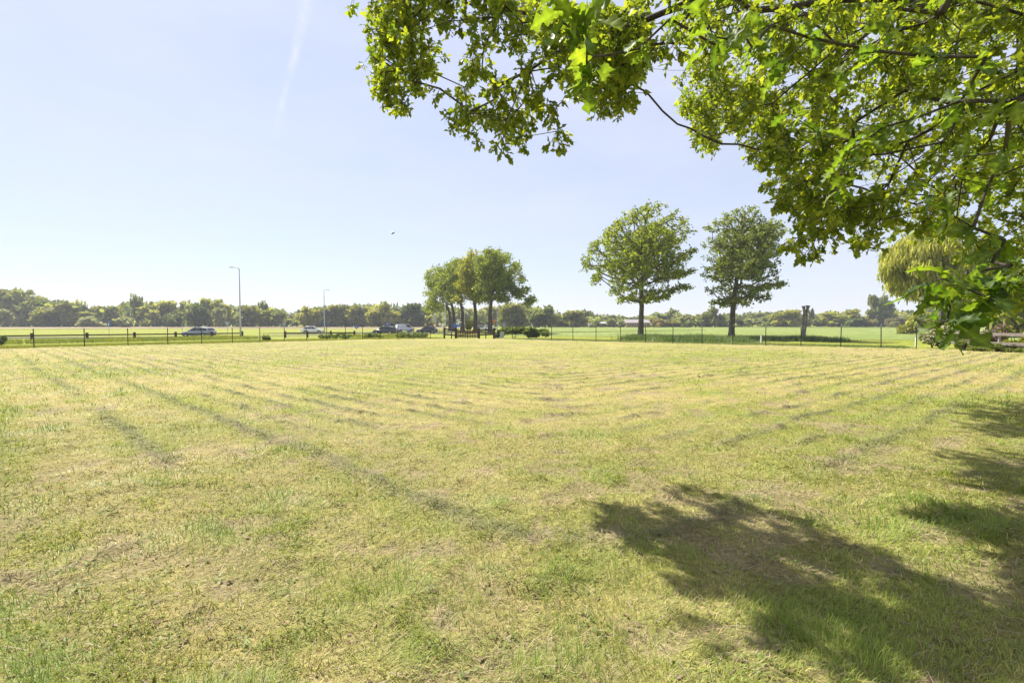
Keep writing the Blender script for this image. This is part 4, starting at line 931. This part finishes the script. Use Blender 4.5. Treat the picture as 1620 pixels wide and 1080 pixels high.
# gate and its side panels
def zt(p): return float(terr(p[0], p[1]))
g0 = G(722, 535.2); g1 = G(757, 535.3)
root = empty('field_gate', g0); tag(root, 'brown wooden picket gate with dipped top at the far field corner', 'gate')
d = Vector((g1-g0)); Lg = d.length; d.normalize()
npk = 13
for k in range(npk):
    t = (k+.5)/npk; p = d*(t*Lg); h = 0.98-.16*(1-(2*t-1)**2)+random.uniform(-.02, .02); w = Lg/npk*.33
    m = MB(); a = p-d*w; b = p+d*w; nrm = Vector((-d.y, d.x, 0))*.012
    V = [(q+s).to_tuple()[:2] for s in (-nrm, nrm) for q in (a, b)]
    V3 = [(*V[0], .05), (*V[1], .05), (*V[1], h), ((V[0][0]+V[1][0])/2, (V[0][1]+V[1][1])/2, h+.06), (*V[0], h), (*V[2], .05), (*V[3], .05), (*V[3], h), ((V[2][0]+V[3][0])/2, (V[2][1]+V[3][1])/2, h+.06), (*V[2], h)]
    m.add(V3, [(0, 1, 2, 3, 4), (9, 8, 7, 6, 5), (0, 5, 6, 1), (1, 6, 7, 2), (2, 7, 8, 3), (3, 8, 9, 4), (4, 9, 5, 0)]); m.build('picket', MAT['gatewood'], root)
bk = Vector((-d.y, d.x, 0))*.045
for z0, z1 in ((.25, .25), (.72, .72)):
    m = MB(); m.bar(bk+Vector((0, 0, z0)), d*Lg+bk+Vector((0, 0, z1)), .05, .1); m.build('cross_rail', MAT['gatewood'], root)
m = MB(); m.bar(bk*2+Vector((0, 0, .25)), d*Lg+bk*2+Vector((0, 0, .72)), .04, .08); m.build('brace', MAT['gatewood'], root)
for t, w in ((-.06, .1), (Lg*.5, .05), (Lg+.06, .1)):
    m = MB(); p = d*t; m.box((p.x, p.y, .5), (w, .1, .62)); m.build('gate_post', MAT['darkwood'], root, bevel=.02)
def rail_panel(ends, tops, posts, label):
    a = G(*ends[0]); b = G(*ends[1]); root = empty('post_and_rail', a); tag(root, label, 'fence', 'post and rail panels beside the gate'); dv = Vector(b-a)
    for (za, zb) in tops:
        m = MB(); m.bar((0, 0, za), dv+Vector((0, 0, zb)), .07, .14); m.build('rail', MAT['darkwood'], root, bevel=.015)
    for t, h, w in posts:
        p = dv*t; m = MB(); m.box((p.x, p.y, h/2-.1), (w, .07, h/2+.1)); m.build('post', MAT['darkwood'], root, bevel=.015)
rail_panel([(703, 535.2), (720.5, 535.2)], [(1.0, .85), (.42, .32)], [(0, 1.12, .09), (.65, .62, .05)], 'sloping two-rail dark wooden panel left of the picket gate')
rail_panel([(759, 535.4), (782, 535.6)], [(.82, .92), (.38, .45)], [(.42, 1.0, .05), (.97, 1.1, .09)], 'two-rail dark wooden panel right of the picket gate')
# small cabinet right of the gate
cb = Gt(794, 533.5); root = empty('utility_cabinet', cb); tag(root, 'small pale grey utility cabinet in the grass right of the gate', 'cabinet')
m = MB(); m.box((0, 0, .3), (.26, .16, .34)); m.build('body', MAT['greypaint'], root, bevel=.015)
m = MB(); m.box((0, 0, .665), (.29, .19, .025)); m.build('lid', MAT['galv'], root, bevel=.01)
m = MB(); m.box((0, -.168, .32), (.22, .006, .27)); dr = m.build('door', MAT['greypaint'], root, bevel=.004)
m = MB(); m.box((.16, -.18, .35), (.012, .008, .05)); m.build('handle', MAT['trim'], dr)
# weathered rail fence on the right
pa, pb = np.array([*AT(1505, 540, 29.3)[:2], 0]), np.array([*AT(1660, 540, 25.2)[:2], 0])
ext = pb+(pb-pa)*1.2
root = empty('post_and_rail', pa); tag(root, 'weathered grey two-rail wooden fence by the flowering shrubs', 'fence')
dv = Vector(ext-pa); nd = dv.normalized(); bkx = Vector((-nd.y, nd.x, 0))
npan = 4
for (zr, hh) in ((.96, .17), (.44, .17)):
    for k in range(npan):
        m = MB(); a = dv*(k/npan); b = dv*((k+1)/npan); m.bar(a+Vector((0, 0, zr+random.uniform(-.02, .02))), b+Vector((0, 0, zr+random.uniform(-.02, .02))), .06, hh); m.build('rail', MAT['greywood'], root, bevel=.012)
for k, px in enumerate((1538, 1580, 1640, 1710)):
    a = (px-810)/FPX; t = (a*pa[1]-pa[0])/((ext[0]-pa[0])-a*(ext[1]-pa[1])); p = dv*t + bkx*.085
    m = MB(); m.box((p.x, p.y, .42), (.06, .045, .62)); m.build('post', MAT['greywood'], root, bevel=.012)

# ------------------------------------------------------------------ shrubs near
def shrub(name, label, c, r, h, n, leaf, cols, flowers=None, cat='bush', group=None, T=PT, Fs_=PF, mat='far_leaf'):
    root = empty(name, c); tag(root, label, cat, group)
    P, rr = crown_mesh(int(abs(c[0])*37+c[1]*11), n, 'bush'); P = P*np.array([r, r, h])
    d = rdir(n, (0, 0, .3)); V, Fs = leaves(P, d, leaf*(.6+.8*rng.random(n)), T, Fs_, .6); C = leafcol(n, *cols)
    o = link('foliage', mesh_np('foliage', V, Fs, MAT[mat], col=np.repeat(C, len(T), 0)), root); o['kind'] = 'stuff'
    m = MB()
    for k in range(5):
        a = k*1.26; m.tube([(0, 0, -.05), (math.cos(a)*r*.2, math.sin(a)*r*.2, h*.3), (math.cos(a)*r*.5, math.sin(a)*r*.5, h*.7)], [.03, .02, .008], 5)
    m.build('stems', MAT['bark'], root)
    if flowers:
        fn, fs, fc = flowers; i = rng.integers(0, n, fn); Pf = P[i]*np.array([1.05, 1.05, 1.06]); k = Pf[:, 2] > h*.22; Pf = Pf[k]
        V, Fs = leaves(Pf, rdir(len(Pf), (0, 0, .6)), fs*(.6+.8*rng.random(len(Pf))), PT, PF, .3); C = np.array(fc)*(.75+.4*rng.random(len(Pf)))[:, None]
        o = link('blossom', mesh_np('blossom', V, Fs, MAT['flower'], col=np.repeat(C, len(PT), 0)), root); o['kind'] = 'stuff'
    return root
def gpt(px, Y): p = AT(px, 540, Y); return (p[0], Y, float(terr(p[0], Y)))
GR = ((.06, .09, .018), (.15, .18, .035))
shrub('flowering_shrub', 'shrub full of cream white blossom left of the grey rail fence', gpt(1475, 33), .95, 1.55, 1500, .11, GR, (1300, .09, (.72, .66, .46)), group='garden shrubs')
shrub('flowering_shrub', 'tall cream-blossomed shrub behind the left end of the rail fence', gpt(1512, 34), 1.2, 2.0, 1600, .11, GR, (900, .09, (.70, .64, .45)), group='garden shrubs')
shrub('rhododendron', 'shrub with pink-purple flowers behind the grey rail fence', gpt(1566, 30), 1.15, 1.62, 1600, .11, GR, (520, .10, (.55, .20, .42)), group='garden shrubs')
shrub('shrub', 'pale flowered low shrub left of the pink flowers', gpt(1540, 31), .9, 1.35, 1200, .1, GR, (500, .08, (.66, .56, .42)), group='garden shrubs')
shrub('shrub', 'bright yellow-green shrub behind the rail fence at the right edge', gpt(1606, 29), 1.15, 1.55, 1600, .1, ((.16, .18, .03), (.3, .28, .04)), group='garden shrubs')
shrub('shrub', 'green shrub off the right edge behind the rail fence', gpt(1670, 28), 1.2, 1.5, 900, .12, GR, group='garden shrubs')
for k, (px, Y, r, h) in enumerate(((1526, 28.2, .75, .62), (1552, 27.6, .8, .66), (1580, 27.0, .8, .6), (1608, 26.4, .8, .62))):
    shrub('ivy_shrub', ('low leafy growth under the left end of the grey rails', 'low leafy growth under the rails below the pink flowers', 'low leafy growth around the right rail post', 'low leafy growth under the rails at the right edge')[k], gpt(px, Y), r, h, 900, .085, ((.08, .12, .02), (.2, .22, .05)), group='creepers on the rail fence')
shrub('shrub', 'dark green bush right of the utility cabinet', gpt(848, 61), 2.1, 1.45, 1700, .24, ((.05, .08, .02), (.13, .16, .035)), group='bushes right of the gate')
shrub('shrub', 'dark green bush behind the utility cabinet', gpt(814, 64), 2.5, 1.5, 1700, .25, ((.05, .08, .02), (.14, .17, .04)), group='bushes right of the gate')
shrub('shrub', 'dark bush right beside the last post of the gate panel', gpt(792, 68), 1.0, 1.6, 900, .2, ((.03, .05, .015), (.08, .1, .025)), group='bushes right of the gate')
shrub('shrub', 'yellow-green sunlit bush between two trunks of the oak row', gpt(742, 125), 2.0, 3.4, 700, .4, ((.16, .18, .03), (.28, .27, .05)), group='bushes right of the gate')
shrub('shrub', 'small dark bush at the left picture edge beyond the fence', gpt(2, 47), .5, 1.05, 700, .11, ((.04, .07, .018), (.10, .13, .03)))
shrub('shrub', 'low grey-green weed clump behind the fence between the lamps', gpt(420, 46), .8, .55, 600, .12, ((.09, .12, .04), (.17, .19, .07)))
for k, px in enumerate((520, 545, 590, 640, 665)):
    shrub('weed_clump', ('low dark weeds below the white car', 'low dark weeds right of the white car', 'low weeds below the dark hatchback', 'low weeds below the grey van', 'low weeds below the dark estate car')[k], gpt(px, 54), 1.3, .6, 500, .16, ((.05, .085, .02), (.13, .16, .035)), cat='weeds', group='weeds behind the fence')
# weeping willow
wl_ = [(1450, 392, 30, 24), (1432, 420, 20, 26), (1470, 410, 30, 34), (1500, 405, 26, 30), (1525, 430, 22, 36), (1450, 440, 22, 26), (1480, 450, 24, 24), (1440, 400, 22, 20), (1510, 460, 24, 30), (1465, 375, 18, 12)]
wb = gpt(1492, 60); root = empty('weeping_willow', wb); tag(root, 'golden weeping willow seen under the overhanging oak at right', 'tree')
pts = lobes3d(wl_, 60, None, .62, 3.5, 1480, 60)
tr = np.array([np.array(wb)+(0, 0, z) for z in np.linspace(-.1, 9.5, 9)])
A, B, ra, rb, dirs = grow(tr, pts, .4, .6, .08, .016, .42, .25); V, F = segtubes(A-np.array(wb), B-np.array(wb), ra, rb, 5); link('limbs', mesh_np('limbs', V, F, MAT['bark'], smooth=True), root)['kind'] = 'stuff'
link('trunk', trunk_mesh('trunk', tr-np.array(wb), np.linspace(.38, .1, 9), MAT['bark']), root)
n = len(pts)*12; P = np.repeat(pts, 12, 0)+rdir(n)*rng.random((n, 1))*.7-np.array(wb); d = rdir(n)*.35+np.array([0, 0, -1.0]); d /= np.linalg.norm(d, axis=1, keepdims=True)
T2 = PT*np.array([1, .26, 1]); V, Fs = leaves(P, d, .65*(.6+.8*rng.random(n)), T2, PF, 0); C = leafcol(n, (.2, .22, .05), (.42, .42, .12))
o = link('crown', mesh_np('crown', V, Fs, MAT['far_leaf'], col=np.repeat(C, 5, 0)), root); o['kind'] = 'stuff'
for k, (px, top, w, Y, col, lab) in enumerate(((1575, 440, 120, 75, MG, 'dense green garden tree behind the golden willow'), (1640, 430, 120, 70, OL, 'olive green garden tree at the right edge behind the shrubs'), (1455, 488, 60, 95, YG, 'yellow-green bush below the golden willow'), (1530, 478, 60, 90, DK, 'dark garden tree right of the golden willow'))):
    far_tree('garden_tree', lab, px, top, w, Y, col, 'bush' if k == 2 else 'round', k, 'garden trees at right')

# white marker posts
for px, py, Y, lab in ((1204, 542, 41, 'white marker post behind the fence right of the narrow oak'), (1449, 545.5, 37, 'white marker post beside the cycle path near the flowering shrubs')):
    p = AT(px, py, Y); z = float(terr(p[0], p[1])); root = empty('marker_post', (p[0], p[1], z)); tag(root, lab, 'post', 'white marker posts')
    m = MB(); m.box((0, 0, .28), (.05, .04, .38)); m.build('shaft', MAT['whitepaint'], root, bevel=.012)
    m = MB(); m.box((0, 0, .675), (.055, .045, .015)); m.build('cap', MAT['greypaint'], root, bevel=.006)

# ------------------------------------------------------------------ lamps, signs
def lamp(px, top, base_z, Y, arm, side, label, r=.09, headl=.65, mat='galv'):
    b = AT(px, 500, Y); zt_ = AT(px, top, Y)[2]-base_z; root = empty('street_lamp', (b[0], Y, base_z)); tag(root, label, 'street lamp', 'street lamps')
    m = MB(); m.tube([(0, 0, -.1), (0, 0, 1.2), (0, 0, zt_-.25)], [r, r*.95, r*.55], 10); m.build('pole', MAT[mat], root, True)
    m = MB(); m.tube([(0, 0, zt_-.27), (side*.05, 0, zt_-.08), (side*.2, 0, zt_+.02), (side*arm*.6, 0, zt_+.06), (side*arm, 0, zt_+.09)], [r*.55, r*.5, r*.48, r*.45, r*.42], 8); m.build('arm', MAT[mat], root, True)
    m = MB(); m.add([(side*(arm-.05), -.06, zt_+.05), (side*(arm-.05), .06, zt_+.05), (side*(arm+headl), .1, zt_+.09), (side*(arm+headl), -.1, zt_+.09), (side*(arm-.05), -.05, zt_+.15), (side*(arm-.05), .05, zt_+.15), (side*(arm+headl), .06, zt_+.16), (side*(arm+headl), -.06, zt_+.16)], [(3, 2, 1, 0), (4, 5, 6, 7), (0, 1, 5, 4), (1, 2, 6, 5), (2, 3, 7, 6), (3, 0, 4, 7)])
    hd = m.build('lamp_head', MAT['greypaint'], root); m = MB(); m.box((side*(arm+headl*.5), 0, zt_+.055), (headl*.3, .06, .012)); m.build('lens', MAT['lampglass'], hd)
    return root
lamp(380, 424, -.5, 68, .75, -1, 'tall grey street lamp with curved arm to the left, behind the fence', .12)
l2o = lamp(513, 459, -.5, 116, .75, 1, 'shorter looking street lamp with arm to the right by the white car', .14)
lamp(704.5, 470, -.5, 118, .6, -1, 'pale lamp pole left of the oak row trunks', .10, mat='whitepaint')
lamp(735, 492, -.5, 122, .6, 1, 'thin white pole between trunks of the oak row', .10, mat='whitepaint')
lamp(786.5, 485, -.5, 112, .6, 1, 'white lamp pole right of the biggest trunk of the oak row', .10, mat='whitepaint')
m = MB(); m.box((-.75, -.16, 2.2), (.65, .02, .09)); m.build('street_plate', MAT['bluesign'], l2o); m = MB(); m.box((.45, -.16, 1.4), (.35, .02, .09)); m.build('street_plate', MAT['bluesign'], l2o)
def signpost(px, Y, ztop, label, build, zb=-.5, r=.035, mat='galv', rz=0.0):
    b = AT(px, 512, Y); root = empty('road_sign', (b[0], Y, zb), rz); tag(root, label, 'sign', 'road signs')
    m = MB(); m.tube([(0, .03, -.1), (0, .03, ztop)], r, 8); m.build('pole', MAT[mat], root, True); build(root); return root
def zat(py, Y, zb=-.5): return AT(810, py, Y)[2]-zb
def disc_sign(root, z, r, face, arrow=None, back=None):
    m = MB(); m.disc((0, -.02, z), (0, 1, 0), r, .03, 24); p = m.build('panel', MAT[face], root)
    if arrow is not None:
        a = arrow; u_ = Vector((math.cos(a), 0, math.sin(a))); w_ = Vector((-math.sin(a), 0, math.cos(a))); c = Vector((0, -.045, z))
        q = [c-u_*r*.65-w_*r*.12, c+u_*r*.05-w_*r*.12, c+u_*r*.05+w_*r*.12, c-u_*r*.65+w_*r*.12, c+u_*r*.0-w_*r*.45, c+u_*r*.68, c+u_*r*.0+w_*r*.45]
        m = MB(); m.add(q, [(0, 1, 2, 3), (4, 5, 6)]); m.build('arrow', MAT['whitepaint'], p)
signpost(172, 82, zat(510, 82), 'round blue sign with white arrow in front of the left treeline', lambda r_: disc_sign(r_, zat(512.6, 82), .5, 'bluesign', R(-60)), rz=R(-22))
signpost(288, 78, zat(512, 78), 'slim marker post with a small plate just left of the silver car', lambda r_: MB().box((0, -.02, zat(514.5, 78)), (.09, .015, .22)).build('panel', MAT['greypaint'], r_))
def tri(root, z, s, mats, flip=True):
    sg = -1 if flip else 1
    for k, (sc_, mt_, yy) in enumerate(((1, mats[0], 0), (.68, mats[1], -.02))):
        if mt_ is None: continue
        V = [(math.cos(R(a))*s*sc_, yy+dy, z+sg*math.sin(R(a))*s*sc_) for dy in (-.012, .012) for a in (90, 210, 330)]
        m = MB(); m.add(V, [(0, 1, 2), (5, 4, 3), (0, 3, 4, 1), (1, 4, 5, 2), (2, 5, 3, 0)]); p = m.build('panel' if k == 0 else 'face', MAT[mt_], root if k == 0 else root['_p'] if False else root)
signpost(359.5, 80, zat(509, 80), 'upside-down triangle road sign seen from behind, left of the tall lamp', lambda r_: tri(r_, zat(511.5, 80), .52, ('galv', None)))
signpost(449.5, 84, zat(510, 84), 'small grey sign back on a pole midway between the two street lamps', lambda r_: (disc_sign(r_, zat(511.8, 84), .28, 'greypaint'), MB().box((0, -.02, zat(515, 84)), (.2, .012, .16)).build('plate', MAT['greypaint'], r_)))
signpost(564, 88, zat(515.5, 88), 'low round blue arrow sign right of the white car', lambda r_: disc_sign(r_, zat(517.2, 88), .3, 'bluesign', R(-45)))
signpost(613, 98, zat(509.5, 98), 'round blue sign sticking up behind the dark hatchback', lambda r_: disc_sign(r_, zat(511.8, 98), .34, 'bluesign', R(180)))
signpost(673, 106, zat(511, 106), 'small yellow sign left of the dark estate car roof', lambda r_: MB().box((0, -.02, zat(513, 106)), (.2, .015, .2)).build('panel', MAT['yellowsign'], r_))
signpost(688, 96, zat(496, 96), 'tall grey panel above a red bordered give-way sign behind the dark estate car', lambda r_: (MB().box((0, -.02, zat(503.5, 96)), (.33, .02, .72)).build('panel', MAT['greypaint'], r_, bevel=.02), tri(r_, zat(514.5, 96), .55, ('redsign', 'whitepaint'))))
signpost(695.5, 94, zat(510.5, 94), 'small round white sign right of the give-way sign', lambda r_: disc_sign(r_, zat(512.5, 94), .27, 'whitepaint'))
signpost(700.2, 90, zat(511.5, 90), 'upright white panel on a pole beside the left gate panel', lambda r_: MB().box((0, -.02, zat(515, 90)), (.2, .02, .38)).build('panel', MAT['whitepaint'], r_, bevel=.02))
signpost(720, 100, zat(511, 100), 'blue panel between the slim trunks of the oak row', lambda r_: MB().box((0, -.02, zat(515, 100)), (.5, .02, .42)).build('panel', MAT['bluesign'], r_, bevel=.02))
def clus(r_):
    for k, (xx, py) in enumerate(((-.05, 506.5), (.2, 509.5), (-.15, 512))):
        m = MB(); m.box((xx, -.02-.01*k, zat(py, 99)), (.36, .012, .13)); m.build('panel', MAT['whitepaint'], r_)
    MB().box((.1, -.02, zat(515.5, 99)), (.25, .012, .2)).build('panel', MAT['bluesign'], r_)
signpost(725.5, 99, zat(505, 99), 'white direction plates stacked on a pole among the oak trunks', clus)
signpost(782, 101, zat(506, 101), 'orange sign just right of the biggest oak row trunk', lambda r_: MB().box((0, -.02, zat(508.5, 101)), (.28, .015, .3)).build('panel', MAT['orangesign'], r_, bevel=.02))
signpost(797, 98, zat(512, 98), 'small pale rectangular sign above the dark bushes right of the gate', lambda r_: MB().box((0, -.02, zat(514, 98)), (.25, .015, .28)).build('panel', MAT['greypaint'], r_, bevel=.02))
signpost(841, 95, zat(511.5, 95), 'short white pole sign right of the dark bushes', lambda r_: MB().box((0, -.02, zat(513.5, 95)), (.1, .015, .3)).build('panel', MAT['whitepaint'], r_))

# ------------------------------------------------------------------ cars
def loft(sections):
    n = len(sections[0]); m = MB(); V = [p for s in sections for p in s]; F = []
    for i in range(len(sections)-1):
        for k in range(n): F.append((i*n+k, (i+1)*n+k, (i+1)*n+(k+1) % n, i*n+(k+1) % n))
    F.append(tuple(range(n))); F.append(tuple(reversed(range((len(sections)-1)*n, len(sections)*n)))); m.add(V, F); return m
m = MB(); m.disc((0, 0, 0), (0, 1, 0), .32, .2, 20); TYRE = m.mesh('tyre', MAT['tyre'], False)
m = MB(); m.disc((0, 0, 0), (0, 1, 0), .2, .215, 14); RIM = m.mesh('rim', MAT['rim'], False)
def car(label, px, Y, rz, paint, kind='hatch', zb=-.5, name='parked_car', cat='car', group='cars on the road'):
    c = AT(px, 515, Y); zb = float(terr(c[0], Y))-.03; root = empty(name, (c[0], Y, zb), rz); tag(root, label, cat, group)
    if kind == 'van':
        L, H, belt = 4.4, 1.85, 1.1; ro = [(-2.1, 1.1), (-2.0, 1.8), (0.9, 1.85), (1.75, 1.12)]; st = [(-2.2, .35, 1.08, .78), (-2.1, .28, 1.1, .87), (0, .25, 1.12, .9), (1.3, .25, 1.1, .88), (1.95, .28, .92, .84), (2.2, .35, .7, .7)]
    elif kind == 'estate':
        L, H, belt = 4.6, 1.5, .95; ro = [(-2.15, .98), (-1.75, 1.42), (.25, 1.5), (1.15, .95)]; st = [(-2.3, .38, .9, .74), (-2.18, .27, .98, .86), (0, .24, .95, .9), (1.2, .24, .93, .89), (1.95, .26, .8, .83), (2.28, .36, .62, .66)]
    else:
        L, H, belt = 4.3, 1.48, .93; ro = [(-1.95, .96), (-1.25, 1.40), (.15, 1.48), (1.1, .93)]; st = [(-2.15, .4, .85, .72), (-2.02, .27, .95, .85), (0, .24, .93, .88), (1.15, .24, .92, .87), (1.85, .26, .78, .81), (2.13, .36, .6, .64)]
    sec = []
    for (x, z0, z1, hw) in st: sec.append([(x, -hw*.9, z0), (x, -hw, z0+.14), (x, -hw, z1-.14), (x, -hw*.93, z1-.01), (x, 0, z1+.015), (x, hw*.93, z1-.01), (x, hw, z1-.14), (x, hw, z0+.14), (x, hw*.9, z0)])
    b = loft(sec); body = b.build('body', MAT[paint], root, True)
    hb, ht = .82, .64
    (x0, zz0), (x1, zz1), (x2, zz2), (x3, zz3) = ro
    xm = (x1+x2)/2
    gh = MB(); Vg = []
    for sy in (-1, 1): Vg += [(x0, sy*hb, zz0-.03), (x1, sy*ht, zz1), (xm, sy*(ht+.02), max(zz1, zz2)+.03), (x2, sy*ht, zz2), (x3, sy*hb, zz3-.03)]
    gh.add(Vg, [(0, 1, 2, 3, 4), (9, 8, 7, 6, 5), (0, 5, 6, 1), (1, 6, 7, 2), (2, 7, 8, 3), (3, 8, 9, 4)]); gh.build('roof', MAT[paint], root, bevel=.05)
    def win(pts4, nm):
        m = MB(); m.add(pts4, [tuple(range(len(pts4)))]); m.build(nm, MAT['glass'], root)
    def I(a, b, t): return tuple(a[i]+(b[i]-a[i])*t for i in range(3))
    for sy in (-1, 1):
        A0, A1, A2, A3 = (x0, sy*hb, zz0), (x1, sy*ht, zz1), (x2, sy*ht, zz2), (x3, sy*hb, zz3)
        o_ = sy*.022
        def q(s, t):   # s along, t up
            bo = I(A0, A3, s); tp = I(A1, A2, s); p = I(bo, tp, t); return (p[0], p[1]+o_, p[2])
        if kind == 'van': rngs = [(.66, .93)]
        else: rngs = [(.08, .30), (.33, .60), (.63, .92)]
        for (s0, s1) in rngs: win([q(s0, .1), q(s1, .1), q(s1, .86), q(s0, .86)], 'side_window')
    for (a, b_, dxx, nm) in (((x3, zz3), (x2, zz2), .03, 'windscreen'), ((x0, zz0), (x1, zz1), -.03, 'rear_window')):
        if kind == 'van' and nm == 'rear_window': continue
        def w(t, sy): return (a[0]+(b_[0]-a[0])*t+dxx, sy*(hb+(ht-hb)*t)*.9, a[1]+(b_[1]-a[1])*t+.02)
        win([w(.1, -1), w(.1, 1), w(.9, 1), w(.9, -1)], nm)
    wb_ = L*.29
    for x in (-wb_, wb_+.05):
        for sy in (-1, 1):
            t_ = link('wheel', TYRE, root); t_.location = (x, sy*.8, .32); link('rim', RIM, t_)
            m = MB(); m.disc((x, sy*.8, .33), (0, 1, 0), .37, .19, 20); m.build('wheel_arch', MAT['trim'], root)
    xf, xr_ = st[-1][0], st[0][0]
    for sy in (-1, 1):
        m = MB(); m.box((xf-.13, sy*.6, .66), (.1, .13, .06)); m.build('headlight', MAT['lampglass'], root, bevel=.02)
        m = MB(); m.box((xr_+.06, sy*.66, .82), (.06, .1, .1)); m.build('tail_light', MAT['taillight'], root, bevel=.02)
        m = MB(); m.box((x3-.2, sy*(hb+.14), zz3+.08), (.07, .09, .06)); m.build('mirror', MAT[paint], root, bevel=.02)
    for xx in (xf-.02, xr_+.02):
        m = MB(); m.box((xx, 0, .42), (.05, .62, .1)); m.build('bumper', MAT['trim'], root, bevel=.03)
    m = MB(); m.box((xr_-.04, 0, .6), (.012, .26, .055)); m.build('number_plate', MAT['yellowsign'], root)
    return root
car('silver car half hidden behind the roadside rail on the left', 314, 73, R(176), 'car_silver', 'estate')
car('white car heading right below the shorter street lamp', 494.5, 99, R(14), 'car_white', 'hatch')
car('dark blue hatchback on the road left of the grey van', 609, 93, R(172), 'car_dark', 'estate')
car('pale grey van between the two dark cars', 640, 116, R(35), 'car_white', 'van', name='delivery_van', cat='van')
car('dark grey estate car just left of the gate panel', 675.5, 100, R(180), 'car_grey', 'hatch')
car('white car between trunks of the oak row', 761, 135, R(5), 'car_white', 'hatch')
car('white car mostly hidden behind the biggest trunk of the oak row', 775, 140, R(8), 'car_white', 'hatch')
car('tiny white car parked by the farmhouse across the crop field', 937, 255, R(0), 'car_white', 'van')

# ------------------------------------------------------------------ farmhouse beyond the crop field
fb = AT(1010, 517, 256); root = empty('farmhouse', (fb[0]-1, 256, -.5)); tag(root, 'low farmhouse with pale grey roof across the crop field', 'building')
m = MB(); m.box((0, 0, 1.1), (6.0, 3.6, 1.3)); m.build('wall', MAT['brick'], root)
m = MB(); m.add([(-6.5, -4.1, 2.3), (6.5, -4.1, 2.3), (6.5, 4.1, 2.3), (-6.5, 4.1, 2.3), (-6.2, 0, 4.0), (6.2, 0, 4.0)], [(0, 1, 5, 4), (2, 3, 4, 5), (0, 4, 3), (1, 2, 5), (3, 2, 1, 0)]); rf = m.build('roof', MAT['rooftile'], root)
m = MB(); m.box((2.5, .3, 4.1), (.3, .3, .5)); m.build('chimney', MAT['brick'], rf)
for xx in (-4.2, -1.6, 3.6):
    m = MB(); m.box((xx, -3.62, 1.35), (.6, .05, .55)); w_ = m.build('window', MAT['whitepaint'], root)
    m = MB(); m.box((xx, -3.68, 1.35), (.5, .02, .45)); m.build('pane', MAT['glass'], w_)
m = MB(); m.box((1.2, -3.63, 1.0), (.5, .05, 1.05)); m.build('door', MAT['darkwood'], root)
bb = AT(972, 517, 262); root = empty('barn', (bb[0], 262, -.5)); tag(root, 'long low dark barn left of the farmhouse', 'building')
m = MB(); m.box((0, 0, .9), (8.5, 3, 1.1)); m.build('wall', MAT['darkwood'], root)
m = MB(); m.add([(-8.9, -3.4, 1.9), (8.9, -3.4, 1.9), (8.9, 3.4, 1.9), (-8.9, 3.4, 1.9), (-8.9, 0, 2.8), (8.9, 0, 2.8)], [(0, 1, 5, 4), (2, 3, 4, 5), (0, 4, 3), (1, 2, 5), (3, 2, 1, 0)]); m.build('roof', MAT['greypaint'], root)
for xx in (-5, 0, 5):
    m = MB(); m.box((xx, -3.03, .85), (1.3, .05, .95)); m.build('barn_door', MAT['trim'], root)
hb_ = AT(1058, 517, 254); root = empty('hedge', (hb_[0], 254, -.5)); tag(root, 'clipped brownish hedge right of the farmhouse', 'hedge')
n = 2600; P = np.stack([rng.uniform(-7.5, 7.5, n), rng.uniform(-.8, .8, n), rng.uniform(0, 2.3, n)], -1); d = rdir(n); V, Fs = leaves(P, d, .5*(.6+.8*rng.random(n)), PT, PF, .4)
o = link('foliage', mesh_np('foliage', V, Fs, MAT['far_leaf'], col=np.repeat(leafcol(n, (.09, .085, .03), (.2, .17, .06)), 5, 0)), root); o['kind'] = 'stuff'

# ------------------------------------------------------------------ bird
bp_ = AT(621.5, 369.5, 42); root = empty('bird', bp_); tag(root, 'small dark bird flying in the pale sky', 'bird')
m = MB(); m.tube([(-.16, 0, 0), (-.1, 0, .01), (0, 0, .0), (.12, 0, .01), (.17, 0, .03), (.2, 0, .03)], [.01, .035, .045, .035, .025, .006], 8); m.build('body', MAT['trim'], root, True)
for s_ in (-1, 1):
    m = MB(); m.add([(-.05, s_*.03, .02), (.07, s_*.03, .02), (.09, s_*.16, .1), (.02, s_*.34, .13), (-.05, s_*.18, .09)], [(0, 1, 2, 4), (4, 2, 3)]); w_ = m.build('wing', MAT['trim'], root); md = w_.modifiers.new('thick', 'SOLIDIFY'); md.thickness = .012
m = MB(); m.add([(-.15, -.015, 0), (-.15, .015, 0), (-.28, .05, .0), (-.28, -.05, 0)], [(0, 1, 2, 3)]); w_ = m.build('tail', MAT['trim'], root); md = w_.modifiers.new('thick', 'SOLIDIFY'); md.thickness = .01
root.rotation_euler = (R(20), R(-25), R(15))

# ------------------------------------------------------------------ air
hz, nt, out = newmat('haze'); 
pv = nt.nodes.new('ShaderNodeVolumePrincipled'); pv.inputs['Color'].default_value = (0.86, 0.9, 0.95, 1); pv.inputs['Density'].default_value = 0.00036; pv.inputs['Anisotropy'].default_value = 0.1
nt.links.new(pv.outputs[0], out.inputs['Volume'])
m = MB(); m.box((0, 600, 14.5), (1700, 1300, 16.2)); o = m.build('haze', hz); tag(o, 'thin summer haze over the fields', None, kind='stuff')
